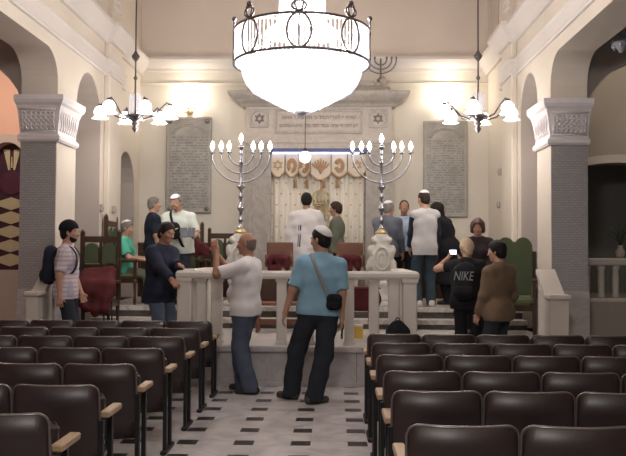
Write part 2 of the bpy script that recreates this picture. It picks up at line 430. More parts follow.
class Sdf:
    def __init__(s): s.p = []; s.cuts = []; s.noise = 0.0; s.nf = 1.0
    def cap(s, a, b, ra, rb=None, k=.03, mi=0, front=None, ratio=1.0, ca=False, cb=False, sub=False):
        s.p.append(('c', np.array(a, float), np.array(b, float), ra, ra if rb is None else rb, k, mi, None if front is None else unit(front), ratio, ca, cb, sub))
    def ell(s, c, r, R=None, k=.03, mi=0, sub=False):
        s.p.append(('e', np.array(c, float), np.array(r, float), np.eye(3) if R is None else R, k, mi, sub))
    def cut(s, n, pt):
        n = unit(n); s.cuts.append((n, float(n @ np.asarray(pt, float))))
    @staticmethod
    def d(p, P):
        if p[0] == 'c':
            _, a, b, ra, rb, k, mi, fr, ratio, ca, cb, sub = p
            ba = b-a; L2 = max(1e-9, ba @ ba); q = P-a
            t = np.clip((q @ ba)/L2, 0, 1)
            o = q - t[..., None]*ba
            if fr is not None:
                c = o @ fr; o = o + (c*(1/ratio-1))[..., None]*fr
            d = np.sqrt((o*o).sum(-1)) - (ra+(rb-ra)*t)
            L = math.sqrt(L2)
            if cb: d = np.maximum(d, (P-b) @ (ba/L))
            if ca: d = np.maximum(d, (a-P) @ (ba/L))
            return d
        _, c, r, R, k, mi, sub = p
        q = (P-c) @ R
        k0 = np.sqrt(((q/r)**2).sum(-1)); k1 = np.sqrt(((q/(r*r))**2).sum(-1))
        return k0*(k0-1)/np.maximum(k1, 1e-6)
    @staticmethod
    def bb(p):
        if p[0] == 'c':
            r = max(p[3], p[4])*max(1, p[8]); return np.minimum(p[1], p[2])-r, np.maximum(p[1], p[2])+r
        e = np.abs(p[3]) @ p[2]; return p[1]-e, p[1]+e
    def dist(s, P):
        F = np.full(P.shape[:-1], 9.0)
        for p in s.p:
            k = p[5] if p[0] == 'c' else p[4]; d = Sdf.d(p, P)
            if p[-1]: F = np.maximum(F, -d); continue
            h = np.maximum(k-np.abs(F-d), 0)/max(k, 1e-6); F = np.minimum(F, d)-h*h*k*.25
        for n, c in s.cuts: F = np.maximum(F, P @ n - c)
        return F
    def mesh(s, name, mats, h=.009, parent=None):
        lo = np.min([Sdf.bb(p)[0] for p in s.p if not p[-1]], 0)-3*h; hi = np.max([Sdf.bb(p)[1] for p in s.p if not p[-1]], 0)+3*h
        N = np.ceil((hi-lo)/h).astype(int)+1
        F = np.full(N, .2, np.float32); D = np.full(N, .2, np.float32); Mi = np.zeros(N, np.int8)
        ax = [lo[i]+h*np.arange(N[i]) for i in range(3)]
        for p in s.p:
            k = p[5] if p[0] == 'c' else p[4]; b0, b1 = Sdf.bb(p); mg = max(k, .012)+2*h
            i0 = np.maximum(np.floor((b0-mg-lo)/h).astype(int), 0); i1 = np.minimum(np.ceil((b1+mg-lo)/h).astype(int)+1, N)
            if (i1 <= i0).any(): continue
            sl = tuple(slice(i0[i], i1[i]) for i in range(3))
            P = np.stack(np.meshgrid(*[ax[i][sl[i]] for i in range(3)], indexing='ij'), -1)
            d = Sdf.d(p, P); f = F[sl]
            if p[-1]: F[sl] = np.maximum(f, -d); continue
            hh = np.maximum(k-np.abs(f-d), 0)/max(k, 1e-6); F[sl] = np.minimum(f, d)-hh*hh*k*.25
            mi = p[6] if p[0] == 'c' else p[5]
            w = d < D[sl]; Mi[sl][w] = mi; D[sl][w] = d[w]
        if s.noise or s.cuts:
            P = np.stack(np.meshgrid(*ax, indexing='ij'), -1)
            if s.noise:
                q = s.nf
                F += s.noise*(np.sin(31*q*P[..., 2]+9*q*P[..., 0]+4)*np.sin(17*q*P[..., 0]-11*q*P[..., 2]) + .7*np.sin(23*q*P[..., 1]+19*q*P[..., 2]+13*q*P[..., 0]))
            for n, c in s.cuts: F = np.maximum(F, P @ n - c)
        S = F < 0
        c8 = [S[a:N[0]-1+a, b:N[1]-1+b, c:N[2]-1+c] for a in (0, 1) for b in (0, 1) for c in (0, 1)]
        cnt = sum(x.astype(np.int8) for x in c8); act = (cnt > 0) & (cnt < 8)
        I = np.argwhere(act); idx = np.full(act.shape, -1, np.int32); idx[act] = np.arange(len(I))
        acc = np.zeros((len(I), 3)); num = np.zeros(len(I))
        cor = [(a, b, c) for a in (0, 1) for b in (0, 1) for c in (0, 1)]
        for u in cor:
            for axn in range(3):
                if u[axn]: continue
                v = list(u); v[axn] = 1
                fa = F[I[:, 0]+u[0], I[:, 1]+u[1], I[:, 2]+u[2]]; fb = F[I[:, 0]+v[0], I[:, 1]+v[1], I[:, 2]+v[2]]
                x = (fa < 0) != (fb < 0)
                t = np.where(x, fa/np.where(x, fa-fb, 1), 0)
                pt = np.tile(np.array(u, float), (len(I), 1)); pt[:, axn] += t
                acc[x] += pt[x]; num[x] += 1
        V = lo + h*(I + acc/np.maximum(num, 1)[:, None])
        Q = []
        for axn in range(3):
            o1, o2 = [a for a in range(3) if a != axn]
            sa = [slice(None)]*3; sb = [slice(None)]*3
            sa[axn] = slice(0, N[axn]-1); sb[axn] = slice(1, N[axn])
            E = np.argwhere(S[tuple(sa)] != S[tuple(sb)])
            E = E[(E[:, o1] > 0) & (E[:, o2] > 0) & (E[:, o1] < N[o1]-1) & (E[:, o2] < N[o2]-1)]
            if not len(E): continue
            def at(d1, d2):
                q = E.copy(); q[:, o1] -= d1; q[:, o2] -= d2; return idx[q[:, 0], q[:, 1], q[:, 2]]
            q = np.stack([at(1, 1), at(0, 1), at(0, 0), at(1, 0)], 1)
            ins = S[E[:, 0], E[:, 1], E[:, 2]]
            flip = ins if axn != 1 else ~ins
            q[~flip] = q[~flip][:, ::-1]
            Q.append(q)
        Q = np.concatenate(Q)
        me = bpy.data.meshes.new(name)
        me.vertices.add(len(V)); me.vertices.foreach_set('co', V.astype(np.float32).ravel())
        me.loops.add(Q.size); me.loops.foreach_set('vertex_index', Q.astype(np.int32).ravel())
        me.polygons.add(len(Q)); me.polygons.foreach_set('loop_start', np.arange(0, Q.size, 4, dtype=np.int32))
        try: me.polygons.foreach_set('loop_total', np.full(len(Q), 4, np.int32))
        except Exception: pass
        for m in (mats if isinstance(mats, (list, tuple)) else [mats]): me.materials.append(m)
        vm = Mi[I[:, 0], I[:, 1], I[:, 2]]
        me.polygons.foreach_set('material_index', vm[Q[:, 0]].astype(np.int32))
        me.polygons.foreach_set('use_smooth', np.ones(len(Q), bool))
        me.update(calc_edges=True); me.validate()
        return link(bpy.data.objects.new(name, me), parent)

def ik(A, B, a, b, hint):
    """middle joint of a two-bone limb"""
    A = np.array(A, float); B = np.array(B, float); d = B-A; L = np.linalg.norm(d)
    if L > (a+b)*.995: B = A + d/L*(a+b)*.995; d = B-A; L = np.linalg.norm(d)
    u = d/L; x = (a*a-b*b+L*L)/(2*L); hh = math.sqrt(max(0, a*a-x*x))
    n = np.array(hint, float); n = n-u*(n @ u); n = unit(n)
    return A+u*x+n*hh, B

class Person:
    def __init__(s, label, pos, yaw, H=1.75, skin='skin', lean=0, side=0, twist=0, hyaw=0, hpitch=0, lh=None, rh=None, lhint=None, rhint=None,
                 feet=None, sit=None, belly=0.0, wide=1.0, vox=.009, curl=.5, shift=(0, 0), female=False, group=None, fdirs=None):
        s.pos = np.array(pos, float); s.yaw = math.radians(yaw); k = s.k = H/1.75; s.vox = vox
        Rt = s.Rt = rotz(math.radians(twist)) @ roty(math.radians(side)) @ rotx(-math.radians(lean))
        s.pel = np.array([shift[0], shift[1], (.945*k if sit is None else sit+.10*k)])
        def t(x, y, z): return s.pel + Rt @ (np.array([x, y, z])*k)
        s.t = t; w = s.w = wide; sw = .165 if female else .185
        s.up = Rt @ np.array([0, 0, 1.]); s.fr = Rt @ np.array([0, 1., 0]); s.rt = Rt @ np.array([1., 0, 0])
        s.neck = t(0, -.015, .525); s.sh = [t(-sw*w, -.01, .445), t(sw*w, -.01, .445)]
        s.Rh = rotz(math.radians(twist+hyaw)) @ rotx(-math.radians(hpitch))
        s.hc = s.neck + Rt @ np.array([0, .015, .06])*k + s.Rh @ np.array([0, .015, .105])*k
        s.el = []; s.wr = []
        for i, (tg, hint) in enumerate(((lh, lhint), (rh, rhint))):
            sg = -1 if i == 0 else 1
            if tg is None: tgt = s.sh[i] + np.array([sg*.07, .05, -.53])*k
            else: tgt = s.l(tg)
            hv = np.array([sg*.5, -.6, -.5]) if hint is None else (rotz(-s.yaw) @ np.array(hint, float))
            e, wv = ik(s.sh[i], tgt, .285*k, .25*k, hv); s.el.append(e); s.wr.append(wv)
        s.hip = [s.pel + rotz(math.radians(twist)*.3) @ np.array([sg*.092*k, 0, -.045*k]) for sg in (-1, 1)]
        s.ft = []; s.fy = []; s.kn = []; s.an = []
        for i in range(2):
            sg = -1 if i == 0 else 1
            f = s.l((feet[i][0], feet[i][1], s.pos[2]+(feet[i][3] if len(feet[i]) > 3 else 0))) if feet else np.array([sg*.105*k, .0, 0])
            fy = (math.radians(feet[i][2]) if feet and len(feet[i]) > 2 else -sg*.14)
            an = f + np.array([0, 0, .085*k])
            kn, an2 = ik(s.hip[i], an, .425*k, .41*k, rotz(fy) @ np.array([0, 1, .15]))
            s.ft.append(np.array([an2[0], an2[1], f[2]])); s.fy.append(fy); s.kn.append(kn); s.an.append(an2)
        s.female = female; s.belly = belly
        B = Sdf(); s.body_prims(B, curl, fdirs)
        s.o = B.mesh('person', [M[skin], M['lip']], vox)
        s.o.location = s.pos; s.o.rotation_euler = (0, 0, s.yaw)
        tag(s.o, label, 'person', group)
        for sg in (-1, 1):
            mb = MB(); c = s.hp(sg*.032, .080, .008)
            mb.sphere(c, .0125*k, 10); f = s.Rh @ np.array([0, 1, 0]); mb.sphere(np.array(c)+f*.0065*k, .0082*k, 8, 1)
            mb.build('eye', [M['eye'], M['iris']], s.o)
    def l(s, p):
        return rotz(-s.yaw) @ (np.array(p, float)-s.pos)
    def W(s, p):
        return rotz(s.yaw) @ np.array(p, float) + s.pos
    def hp(s, x, y, z): return s.hc + s.Rh @ (np.array([x, y, z])*s.k)
    def torso(s, B, e=0.0, bot=-.02, low=.0, fr=None):
        t = s.t; k = s.k; w = s.w; f = s.fr
        hipw = .1 if s.female else .085
        B.cap(t(-hipw*w, -.005, bot), t(hipw*w, -.005, bot), .118*k*w+e, front=f, ratio=.98, k=.06)
        B.cap(t(0, 0, 0), t(0, .0, .26), .138*k*w+e, (.142*k*w+e), front=f, ratio=.75, k=.06)
        B.cap(t(-.085*w, -.005, .33), t(.085*w, -.005, .33), .125*k*w+e, front=f, ratio=.86, k=.07)
        B.cap(t(-.055*w, -.02, .41), t(.055*w, -.02, .41), .088*k*w+e, front=f, ratio=.95, k=.06)
        if s.belly: B.ell(t(0, .06+s.belly*.5, .13), np.array([.135*w, .09+s.belly, .14])*k+e, s.Rt, k=.06)
        if s.female:
            for sg in (-1, 1): B.ell(t(sg*.075, .095, .315), np.array([.065, .06, .065])*k+e, s.Rt, k=.05)
        for i in range(2): B.cap(s.neck-s.up*.02*k, s.sh[i], .052*k+e*.7, .056*k+e, k=.05)
    def arm(s, B, i, e0=.0, e1=.0, upto=2.0, ra=.05, rb=.042, rc=.028, cut=True):
        k = s.k; S, E, Wr = s.sh[i], s.el[i], s.wr[i]
        if upto <= 1:
            P = S+(E-S)*upto; B.cap(S, P, (ra+.004)*k+e0, rb*k+e1, k=.04, cb=cut)
        else:
            B.cap(S, E, ra*k+e0, rb*k+(e0+e1)/2, k=.04); P = E+(Wr-E)*(upto-1)
            B.cap(E, P, (rb-.001)*k+(e0+e1)/2, rc*k+e1, k=.03, cb=cut)
    def body_prims(s, B, curl, fdirs):
        k = s.k; s.torso(B)
        for i in range(2):
            s.arm(B, i, cut=False); sg = -1 if i == 0 else 1
            E, Wr = s.el[i], s.wr[i]; d = unit(Wr-E)
            if fdirs and fdirs[i] is not None: d = unit(rotz(-s.yaw) @ np.array(fdirs[i], float))
            ref = np.array([-sg, 0, 0]) if abs(d[2]) > .6 else np.array([-sg*.5, 0, -.8])
            n = unit(ref-d*(ref @ d)); u = unit(np.cross(d, n))*(1 if True else 1)
            thumbside = u if (u @ np.array([0, 1, .3])) > 0 else -u; u = thumbside
            pc = Wr + d*.045*k
            B.cap(Wr, Wr+d*.02*k, .026*k, .026*k, k=.02, front=n, ratio=.8)
            B.cap(pc-u*.018*k, pc+u*.018*k, .028*k, front=n, ratio=.5, k=.02)
            B.cap(pc+d*.035*k-u*.026*k, pc+d*.035*k+u*.026*k, .016*k, front=n, ratio=.8, k=.02)
            for q, (o, L) in enumerate(((.031, .068), (.0105, .076), (-.0105, .07), (-.031, .055))):
                b0 = pc + d*.04*k + u*o*k
                c1 = curl*.6; d1 = unit(d*math.cos(c1)+n*math.sin(c1)+u*o*2.2); m = b0+d1*L*.52*k
                c2 = curl*1.6; d2 = unit(d*math.cos(c2)+n*math.sin(c2)+u*o*2.2)
                B.cap(b0, m, .0092*k, .0085*k, k=.006); B.cap(m, m+d2*L*.5*k, .0085*k, .007*k, k=.006)
            tb = Wr+d*.025*k+u*.026*k; td = unit(d*.6+u*.75+n*.25); tm = tb+td*.035*k
            B.cap(tb, tm, .0125*k, .010*k, k=.012); B.cap(tm, tm+unit(d*.85+u*.35+n*.35)*.03*k, .0098*k, .008*k, k=.006)
        for i in range(2):
            B.cap(s.hip[i], s.kn[i], .085*k*s.w, .052*k, k=.05); B.cap(s.kn[i], s.kn[i]+(s.an[i]-s.kn[i])*.35+rotz(s.fy[i]) @ np.array([0, -.015, 0]), .05*k, .052*k, k=.04)
            B.cap(s.kn[i], s.an[i], .05*k, .036*k, k=.03)
            f = rotz(s.fy[i]); B.cap(s.an[i], s.ft[i]+f @ np.array([0, .11, .035])*k, .036*k, .028*k, k=.03)
        # head
        B.cap(s.neck-s.up*.03*k, s.hp(0, -.025, -.05), .058*k, .054*k, k=.03)
        R = s.Rh
        B.ell(s.hp(0, -.012, .03), np.array([.074, .095, .093])*k, R, k=.03)
        B.ell(s.hp(0, .022, -.04), np.array([.06, .068, .082])*k, R, k=.03)
        B.ell(s.hp(0, .062, -.092), np.array([.024, .02, .02])*k, R, k=.025)
        B.cap(s.hp(0, .088, .012), s.hp(0, .108, -.028), .0085*k, .0135*k, k=.012)
        for sg in (-1, 1):
            B.ell(s.hp(sg*.011, .097, -.031), np.array([.009, .011, .008])*k, R, k=.008)
            B.ell(s.hp(sg*.078, -.012, -.005), np.array([.011, .021, .033])*k, R @ rotz(sg*.35), k=.008)
            B.ell(s.hp(sg*.03, .084, .028), np.array([.024, .012, .008])*k, R, k=.014)
            B.ell(s.hp(sg*.04, .065, -.02), np.array([.024, .022, .02])*k, R, k=.02)
            B.ell(s.hp(sg*.032, .1, .008), np.array([.016, .013, .010])*k, R, k=.01, sub=True)
        B.ell(s.hp(0, .087, -.054), np.array([.022, .01, .0045])*k, R, k=.004, mi=1)
        B.ell(s.hp(0, .086, -.063), np.array([.019, .01, .0055])*k, R, k=.004, mi=1)
    # ---- garments
    def shirt(s, m, sleeve=.75, e=.014, hem=.10, name='shirt', noise=.0045, collar=False, open_neck=.0):
        B = Sdf(); B.noise = noise; s.torso(B, e); k = s.k
        hw_ = .075 if s.female else .07
        for sg in (-1, 1): B.cap(s.t(sg*hw_*s.w, 0, .30), s.t(sg*(hw_+.012)*s.w, 0, -hem-.05), .114*k*s.w+e, .118*k*s.w+e+.004, front=s.fr, ratio=.92, k=.05)
        for i in range(2): s.arm(B, i, e*1.1, e*1.1+.006, sleeve)
        if collar: B.cap(s.neck-s.up*.03*k, s.neck+s.up*.03*k, .068*k, .062*k, k=.02, cb=True)
        else: B.cut(s.up*.9+s.fr*.25, s.neck+s.up*.035*k)
        B.cut(-s.up, s.t(0, 0, -hem))
        s.shirt_sdf = B
        return B.mesh(name, m, s.vox, s.o)
    def coat(s, m, length=.45, e=.025, name='coat', flare=.05, noise=.004):
        B = Sdf(); B.noise = noise; s.torso(B, e); k = s.k
        a = s.t(0, 0, .02); b = a-np.array([0, 0, length+.05])*k
        B.cap(a, b, .15*k*s.w+e, .15*k*s.w+e+flare, front=s.fr, ratio=.82, k=.06)
        for i in range(2): s.arm(B, i, e, e*.9, 1.97)
        B.cap(s.neck-s.up*.03*k, s.neck+s.up*.025*k, .07*k, .066*k, k=.02, cb=True)
        B.cut(np.array([0, 0, -1.]), a-np.array([0, 0, length])*k)
        s.shirt_sdf = B
        return B.mesh(name, m, s.vox, s.o)
    def trousers(s, m, e=.014, noise=.003, hem=.03, top=.07, cuff=.0):
        B = Sdf(); B.noise = noise; k = s.k
        hipw = .1 if s.female else .085
        B.cap(s.t(-hipw*s.w, -.008, -.02), s.t(hipw*s.w, -.008, -.02), .118*k*s.w+e*.6, front=s.fr, ratio=.98, k=.06)
        B.cap(s.t(0, 0, .0), s.t(0, 0, .12), .135*k*s.w+e*.5, front=s.fr, ratio=.78, k=.05)
        for i in range(2):
            B.cap(s.hip[i], s.kn[i], .087*k*s.w+e, .064*k+e, k=.03); an = s.an[i]-np.array([0, 0, (.085-hem)*k])*1.0
            B.cap(s.kn[i], an, .064*k+e, .052*k+e+cuff, k=.03)
            B.cut  # hem follows the ankle
        B.cut(s.up, s.t(0, 0, top)); B.cut((0, 0, -1), (0, 0, min(s.ft[0][2], s.ft[1][2])+hem*k))
        return B.mesh('trousers', m, s.vox, s.o)
    def shoes(s, m):
        k = s.k
        for i in range(2):
            B = Sdf(); f = rotz(s.fy[i]); q = lambda x, y, z: s.ft[i]+f @ (np.array([x, y, z])*k)
            B.cap(q(0, -.055, .04), q(0, .05, .04), .043*k, .045*k, k=.02); B.cap(q(0, .05, .035), q(.0, .15, .03), .046*k, .036*k, k=.02)
            B.cap(q(0, -.03, .05), q(0, -.03, .10), .045*k, .042*k, k=.03, cb=True)
            B.cut((0, 0, -1), s.ft[i]+np.array([0, 0, .002]))
            B.mesh('shoe', m, .008, s.o)
    def hair(s, m, style='short', thick=.010):
        B = Sdf(); k = s.k; R = s.Rh; e = thick; B.noise = .002; B.nf = 2.0
        B.ell(s.hp(0, -.014, .035), np.array([.076+e, .097+e, .094+e])*k, R, k=.02)
        if style == 'short':
            B.ell(s.hp(0, -.055, -.03), np.array([.064, .052, .06])*k+e*.6, R, k=.03)
            B.cut(R @ np.array([0, .80, -.60]), s.hp(0, .045, .035)); B.cut(R @ np.array([0, .35, -1]), s.hp(0, -.04, -.075))
        elif style == 'receding':
            B.ell(s.hp(0, -.05, -.02), np.array([.066, .056, .06])*k+e*.6, R, k=.03)
            B.cut(R @ np.array([0, 1, .05]), s.hp(0, .01, 0)); B.cut(R @ np.array([0, .3, -1]), s.hp(0, -.04, -.07))
        elif style == 'fringe':
            B.ell(s.hp(0, -.05, -.03), np.array([.066, .056, .055])*k+e*.6, R, k=.03)
            B.cut(R @ np.array([0, 1, .0]), s.hp(0, -.005, 0)); B.cut(R @ np.array([0, .2, 1]), s.hp(0, -.04, .04)); B.cut(R @ np.array([0, .3, -1]), s.hp(0, -.04, -.07))
        elif style == 'bob':
            for sg in (-1, 1): B.cap(s.hp(sg*.065, -.015, .05), s.hp(sg*.085, -.015, -.06), .036*k, .030*k, k=.04)
            B.cap(s.hp(0, -.06, .03), s.hp(0, -.065, -.09), .075*k, .06*k, k=.04)
            B.ell(s.hp(0, .085, -.02), np.array([.058, .09, .092])*k, R, k=.02, sub=True)
        elif style == 'tied':
            B.ell(s.hp(0, -.07, -.01), np.array([.07, .06, .075])*k, R, k=.03); B.ell(s.hp(0, -.075, -.075), np.array([.05, .045, .05])*k, R, k=.03)
            B.cut(R @ np.array([0, .85, -.5]), s.hp(0, .05, .035))
        return B.mesh('hair', m, .008, s.o)
    def kippah(s, m, back=25, e=.021, size=.066):
        B = Sdf(); k = s.k; R = s.Rh @ rotx(math.radians(back))
        B.ell(s.hp(0, -.014, .035), np.array([.076+e, .097+e, .094+e])*k, s.Rh, k=.01)
        B.cut(-(R @ np.array([0, 0, 1.])), s.hp(0, -.014, .035)+R @ np.array([0, 0, size])*k)
        return B.mesh('kippah', m, .007, s.o)
    def beard(s, m):
        B = Sdf(); k = s.k; R = s.Rh
        B.ell(s.hp(0, .028, -.055), np.array([.064, .072, .072])*k, R, k=.02)
        B.cut(R @ np.array([0, .55, 1]), s.hp(0, .06, -.066)); B.cut(R @ np.array([0, -1, 0]), s.hp(0, .0, 0))
        return B.mesh('beard', m, .008, s.o)
    def strap(s, shoulder, off=.016, r=.018, name='strap', m=None, lowz=-.02):
        """strap path over one shoulder to the other hip, marched out onto the clothes"""
        sg = -1 if shoulder == 0 else 1
        a = s.t(sg*.10, 0, .51); b = s.t(-sg*.13, 0, lowz); c = (a+b)/2; u = unit(a-b); v = s.fr
        pts = []; nrm = []
        for i in range(40):
            q = 2*PI*i/40; d = u*math.cos(q)*1.0+v*math.sin(q)
            d = unit(d); tt = np.linspace(.02, .6, 120); F = s.shirt_sdf.dist(c+tt[:, None]*d)
            outs = np.where(F >= off)[0]; tq = min(.34, tt[outs[0]]) if len(outs) else .2
            pts.append(c+d*tq); nrm.append(Vector(d))
        P = np.array(pts)
        for _ in range(2): P = .5*P+.25*np.roll(P, 1, 0)+.25*np.roll(P, -1, 0)
        return [Vector(p) for p in P], nrm

# ================================================================== the setting
XL, XR, YB = -3.61, 2.86, 14.42           # nave walls (inner faces) and the back wall
XC = -.30                                  # axis of the ark
CH = .78                                   # height of the chancel floor
mb = MB(); mb.box(-8.5, 8.0, -3, 15.2, -.2, 0)
struct(mb.build('floor', M['floor']))
mb = MB(); mb.box(-4.2, 3.5, -3, 15.2, 7.7, 7.9); struct(mb.build('ceiling', M['cream']))

# back wall: pale below the cornice, tan above it
mb = MB(); mb.box(XL-.1, XR+.1, YB, YB+.3, 0, 5.05, 0); mb.box(XL-.1, XR+.1, YB+.02, YB+.3, 5.05, 7.8, 1)
struct(mb.build('wall_back', [M['cream_hi'], M['tan']]))
prof = [(0, 4.97), (.05, 4.97), (.06, 5.02), (.12, 5.06), (.16, 5.10), (.2, 5.16), (.2, 5.21), (0, 5.21)]
mb = MB(); mb.sweep(prof, [(XR, YB), (XL, YB)], 0); struct(mb.build('trim_1', M['lilac']))
mb = MB(); mb.sweep([(0, 4.72), (.025, 4.72), (.035, 4.76), (0, 4.78)], [(XR, YB), (XL, YB)]); struct(mb.build('trim_2', M['cream_hi']))

# side walls: a wide basket-handle arch near us, a round arch and a niche towards the chancel
def side_outline(y_front):
    # arch corner: springs at z 3.63 and rounds into a flat head at z 4.2
    c = [(y_front, 3.60)] + [(y_front-.40+.40*math.cos(a), 3.82+.385*math.sin(a)) for a in [i*PI/2/8 for i in range(9)]]
    return [(y_front, 0), *c, (-3, 4.205), (-3, 7.8), (YB+.3, 7.8), (YB+.3, 0)]
def arch_hole(y0, y1, z0, ztop, n=14):
    r = (y1-y0)/2; ry = min(r*1.15, ztop-z0-.1)
    return [(y0, z0), (y1, z0)] + arc((y0+y1)/2, ztop-ry, r, 0, PI, n, ry)
H1L = arch_hole(10.80, 11.95, .48, 4.25); H2L = arch_hole(12.92, 14.05, .78, 3.36)
H1R = arch_hole(10.95, 11.95, .48, 4.26)
mb = MB(); mb.prism(side_outline(10.06), XL-.48, XL, 'YZ', [H1L, H2L]); struct(mb.build('wall_left', M['cream']))
mb = MB(); mb.prism(side_outline(10.30), XR, XR+.48, 'YZ', [H1R]); struct(mb.build('wall_right', M['cream']))
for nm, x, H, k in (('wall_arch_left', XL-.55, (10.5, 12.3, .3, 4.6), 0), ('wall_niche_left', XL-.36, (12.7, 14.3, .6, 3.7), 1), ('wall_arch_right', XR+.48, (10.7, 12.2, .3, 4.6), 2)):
    mb = MB(); mb.box(x, x+.06, H[0], H[1], H[2], H[3]); struct(mb.build(nm, M['soffit']))  # closing panels in the darker plaster, so the openings look less lit
def shrink(H, d):
    cx = sum(p[0] for p in H)/len(H); z0 = min(p[1] for p in H); z1 = max(p[1] for p in H)
    return [(cx+(y-cx)*(1-d/abs(H[0][0]-cx)), z if z == z0 else z0+(z-z0)*(1-d/(z1-z0))) for y, z in H]
for nm, x0, x1, H in (('shade_lining_arch_left', XL-.485, XL-.004, H1L), ('shade_lining_niche_left', XL-.485, XL-.004, H2L), ('shade_lining_arch_right', XR+.004, XR+.485, H1R)):
    mb = MB(); mb.prism(H[1:]+H[:1], x0, x1, 'YZ', [shrink(H, .014)[1:]+shrink(H, .014)[:1]]); struct(mb.build('wall_'+nm, M['soffit']))  # added thin shells whose darker colour stands in for dim light inside
# cornices and friezes along the nave
cp = [(0, 4.90), (.05, 4.90), (.06, 4.95), (.11, 5.0), (.15, 5.05), (.20, 5.12), (.20, 5.18), (0, 5.2)]
fz = [(0, 4.38), (.03, 4.38), (.045, 4.41), (.03, 4.44), (.03, 4.60), (.05, 4.64), (0, 4.66)]
mb = MB(); mb.sweep(cp, [(XL, YB), (XL, 12.82), (XL+.09, 12.82), (XL+.09, 12.12), (XL, 12.12), (XL, -3)]); struct(mb.build('trim_3', M['lilac']))
mb = MB(); mb.sweep(cp, [(XR, -3), (XR, 12.15), (XR-.09, 12.15), (XR-.09, 12.85), (XR, 12.85), (XR, YB)]); struct(mb.build('trim_4', M['lilac']))
mb = MB(); mb.sweep(fz, [(XL, 13.3), (XL, 12.82), (XL+.09, 12.82), (XL+.09, 12.12), (XL, 12.12), (XL, -3)]); struct(mb.build('trim_5', M['lilac']))
mb = MB(); mb.sweep(fz, [(XR, -3), (XR, 12.15), (XR-.09, 12.15), (XR-.09, 12.85), (XR, 12.85), (XR, 13.3)]); struct(mb.build('trim_6', M['lilac']))
# wall pilasters and the gallery pilasters above them
for x, sg, y0, y1, nm in ((XL, 1, 12.12, 12.82, 'left'), (XR, -1, 12.15, 12.85, 'right')):
    mb = MB(); a, b = sorted((x, x+sg*.09)); mb.box(a, b, y0, y1, .3, 5.0, bev=.012); mb.box(*sorted((x, x+sg*.08)), y0+.12, y1-.12, 5.1, 7.7)
    struct(mb.build('trim_pilaster_'+nm, M['cream']))
    mb = MB()
    for q in (0, 1):   # scrolls on the gallery pilaster
        c = (y0+.25+q*.2); pts = [(x+sg*.09, c+(.09-.012*i)*math.cos(i*.8+q*PI), 5.62+(.09-.012*i)*math.sin(i*.8)) for i in range(8)]
        mb.tube(pts, .016, 6)
    mb.tube([(x+sg*.09, y0+.16, 5.52), (x+sg*.09, y1-.16, 5.52)], .025, 6)
    o = mb.build("plaster_scroll", M["carved"])
    tag(o, 'plaster scroll ornament on the gallery pilaster of the %s nave wall' % nm, 'ornament')
# gallery window above the right cornice
mb = MB(); mb.prism(arch_hole(13.45, 14.15, 5.5, 7.2), XR-.02, XR+.02, 'YZ'); struct(mb.build('window_1', M['soffit']))

# pillars with carved capitals
def pillar(x, sg, y, label):
    t = thing('pillar', label, 'pillar', (x+sg*.012, y, 0))
    a, b = sorted((0, -sg*.475))                     # outward side of the nave
    mb = MB(); mb.box(a, b, 0, .68, 1.12, 3.06, 0); sh = mb.build('shaft', M['cream'], t)
    mb = MB(); mb.box(a+.004, b-.004, -.012, 0, 1.12, 3.06); mb.build('mosaic_facing', M['mosaic'], t)
    mb = MB(); mb.box(a-.015, b+.015, -.03, .70, 0, 1.12, bev=.01); mb.build('plinth', M['marble'], t)
    mb = MB(); a2, b2 = a-.0, b+.0
    lev = [(3.03, .03), (3.06, .05), (3.10, .05), (3.13, .02), (3.17, .015), (3.42, .05), (3.50, .075), (3.53, .10), (3.57, .115), (3.63, .115)]
    vs = []; fs = []
    for z, e in lev: vs += [(a-e*.5 if sg > 0 else a-e, -e, z), (b+e if sg > 0 else b+e*.5, -e, z), (b+e if sg > 0 else b+e*.5, .68+e, z), (a-e*.5 if sg > 0 else a-e, .68+e, z)]
    for i in range(len(lev)-1):
        for q in range(4): fs.append((i*4+q, i*4+(q+1) % 4, i*4+4+(q+1) % 4, i*4+4+q))
    fs += [(3, 2, 1, 0), tuple(len(vs)-4+q for q in range(4))]
    mb.add(vs, fs); cap = mb.build('capital', M['carved'], t)
    # interlaced leaf relief on both faces of the capital
    mb = MB()
    def yz(z): return -(.015+(z-3.17)/.25*.035)-.008
    for i in range(7):
        for s2 in (-1, 1):
            x0 = a+.045+i*(b-a-.09)/6; pts = []
            for q in range(9):
                z = 3.18+.25*q/8; xx = x0+s2*.045*math.sin(q/8*2*PI); xx = min(max(xx, a+.03), b-.03)
                pts.append((xx, yz(z), z))
            mb.tube(pts, .011, 5)
        mb.sphere((x0, yz(3.24), 3.245), .018, 8); mb.sphere((x0, yz(3.37), 3.37), .016, 8)
    mb.tube([(a+.01, yz(3.17), 3.165), (b-.01, yz(3.17), 3.165)], .012, 6); mb.tube([(a, yz(3.45), 3.45), (b, yz(3.45), 3.45)], .012, 6)
    xs = 0 if True else 0
    for i in range(8):
        y0 = .05+i*.58/7; pts = []
        for q in range(9):
            z = 3.18+.25*q/8; ee = (.015+(z-3.17)/.25*.035)+.006
            pts.append((sg*ee, y0+.04*math.sin(q/8*2*PI), z))
        mb.tube(pts, .009, 5)
    mb.build('leaf_relief', M['carved'], cap)
    return t
pillar(XL, 1, 10.02, 'grey mosaic pillar with carved capital behind the man in the black cap')
pillar(XR, -1, 10.26, 'grey mosaic pillar with carved capital beside the green armchairs')

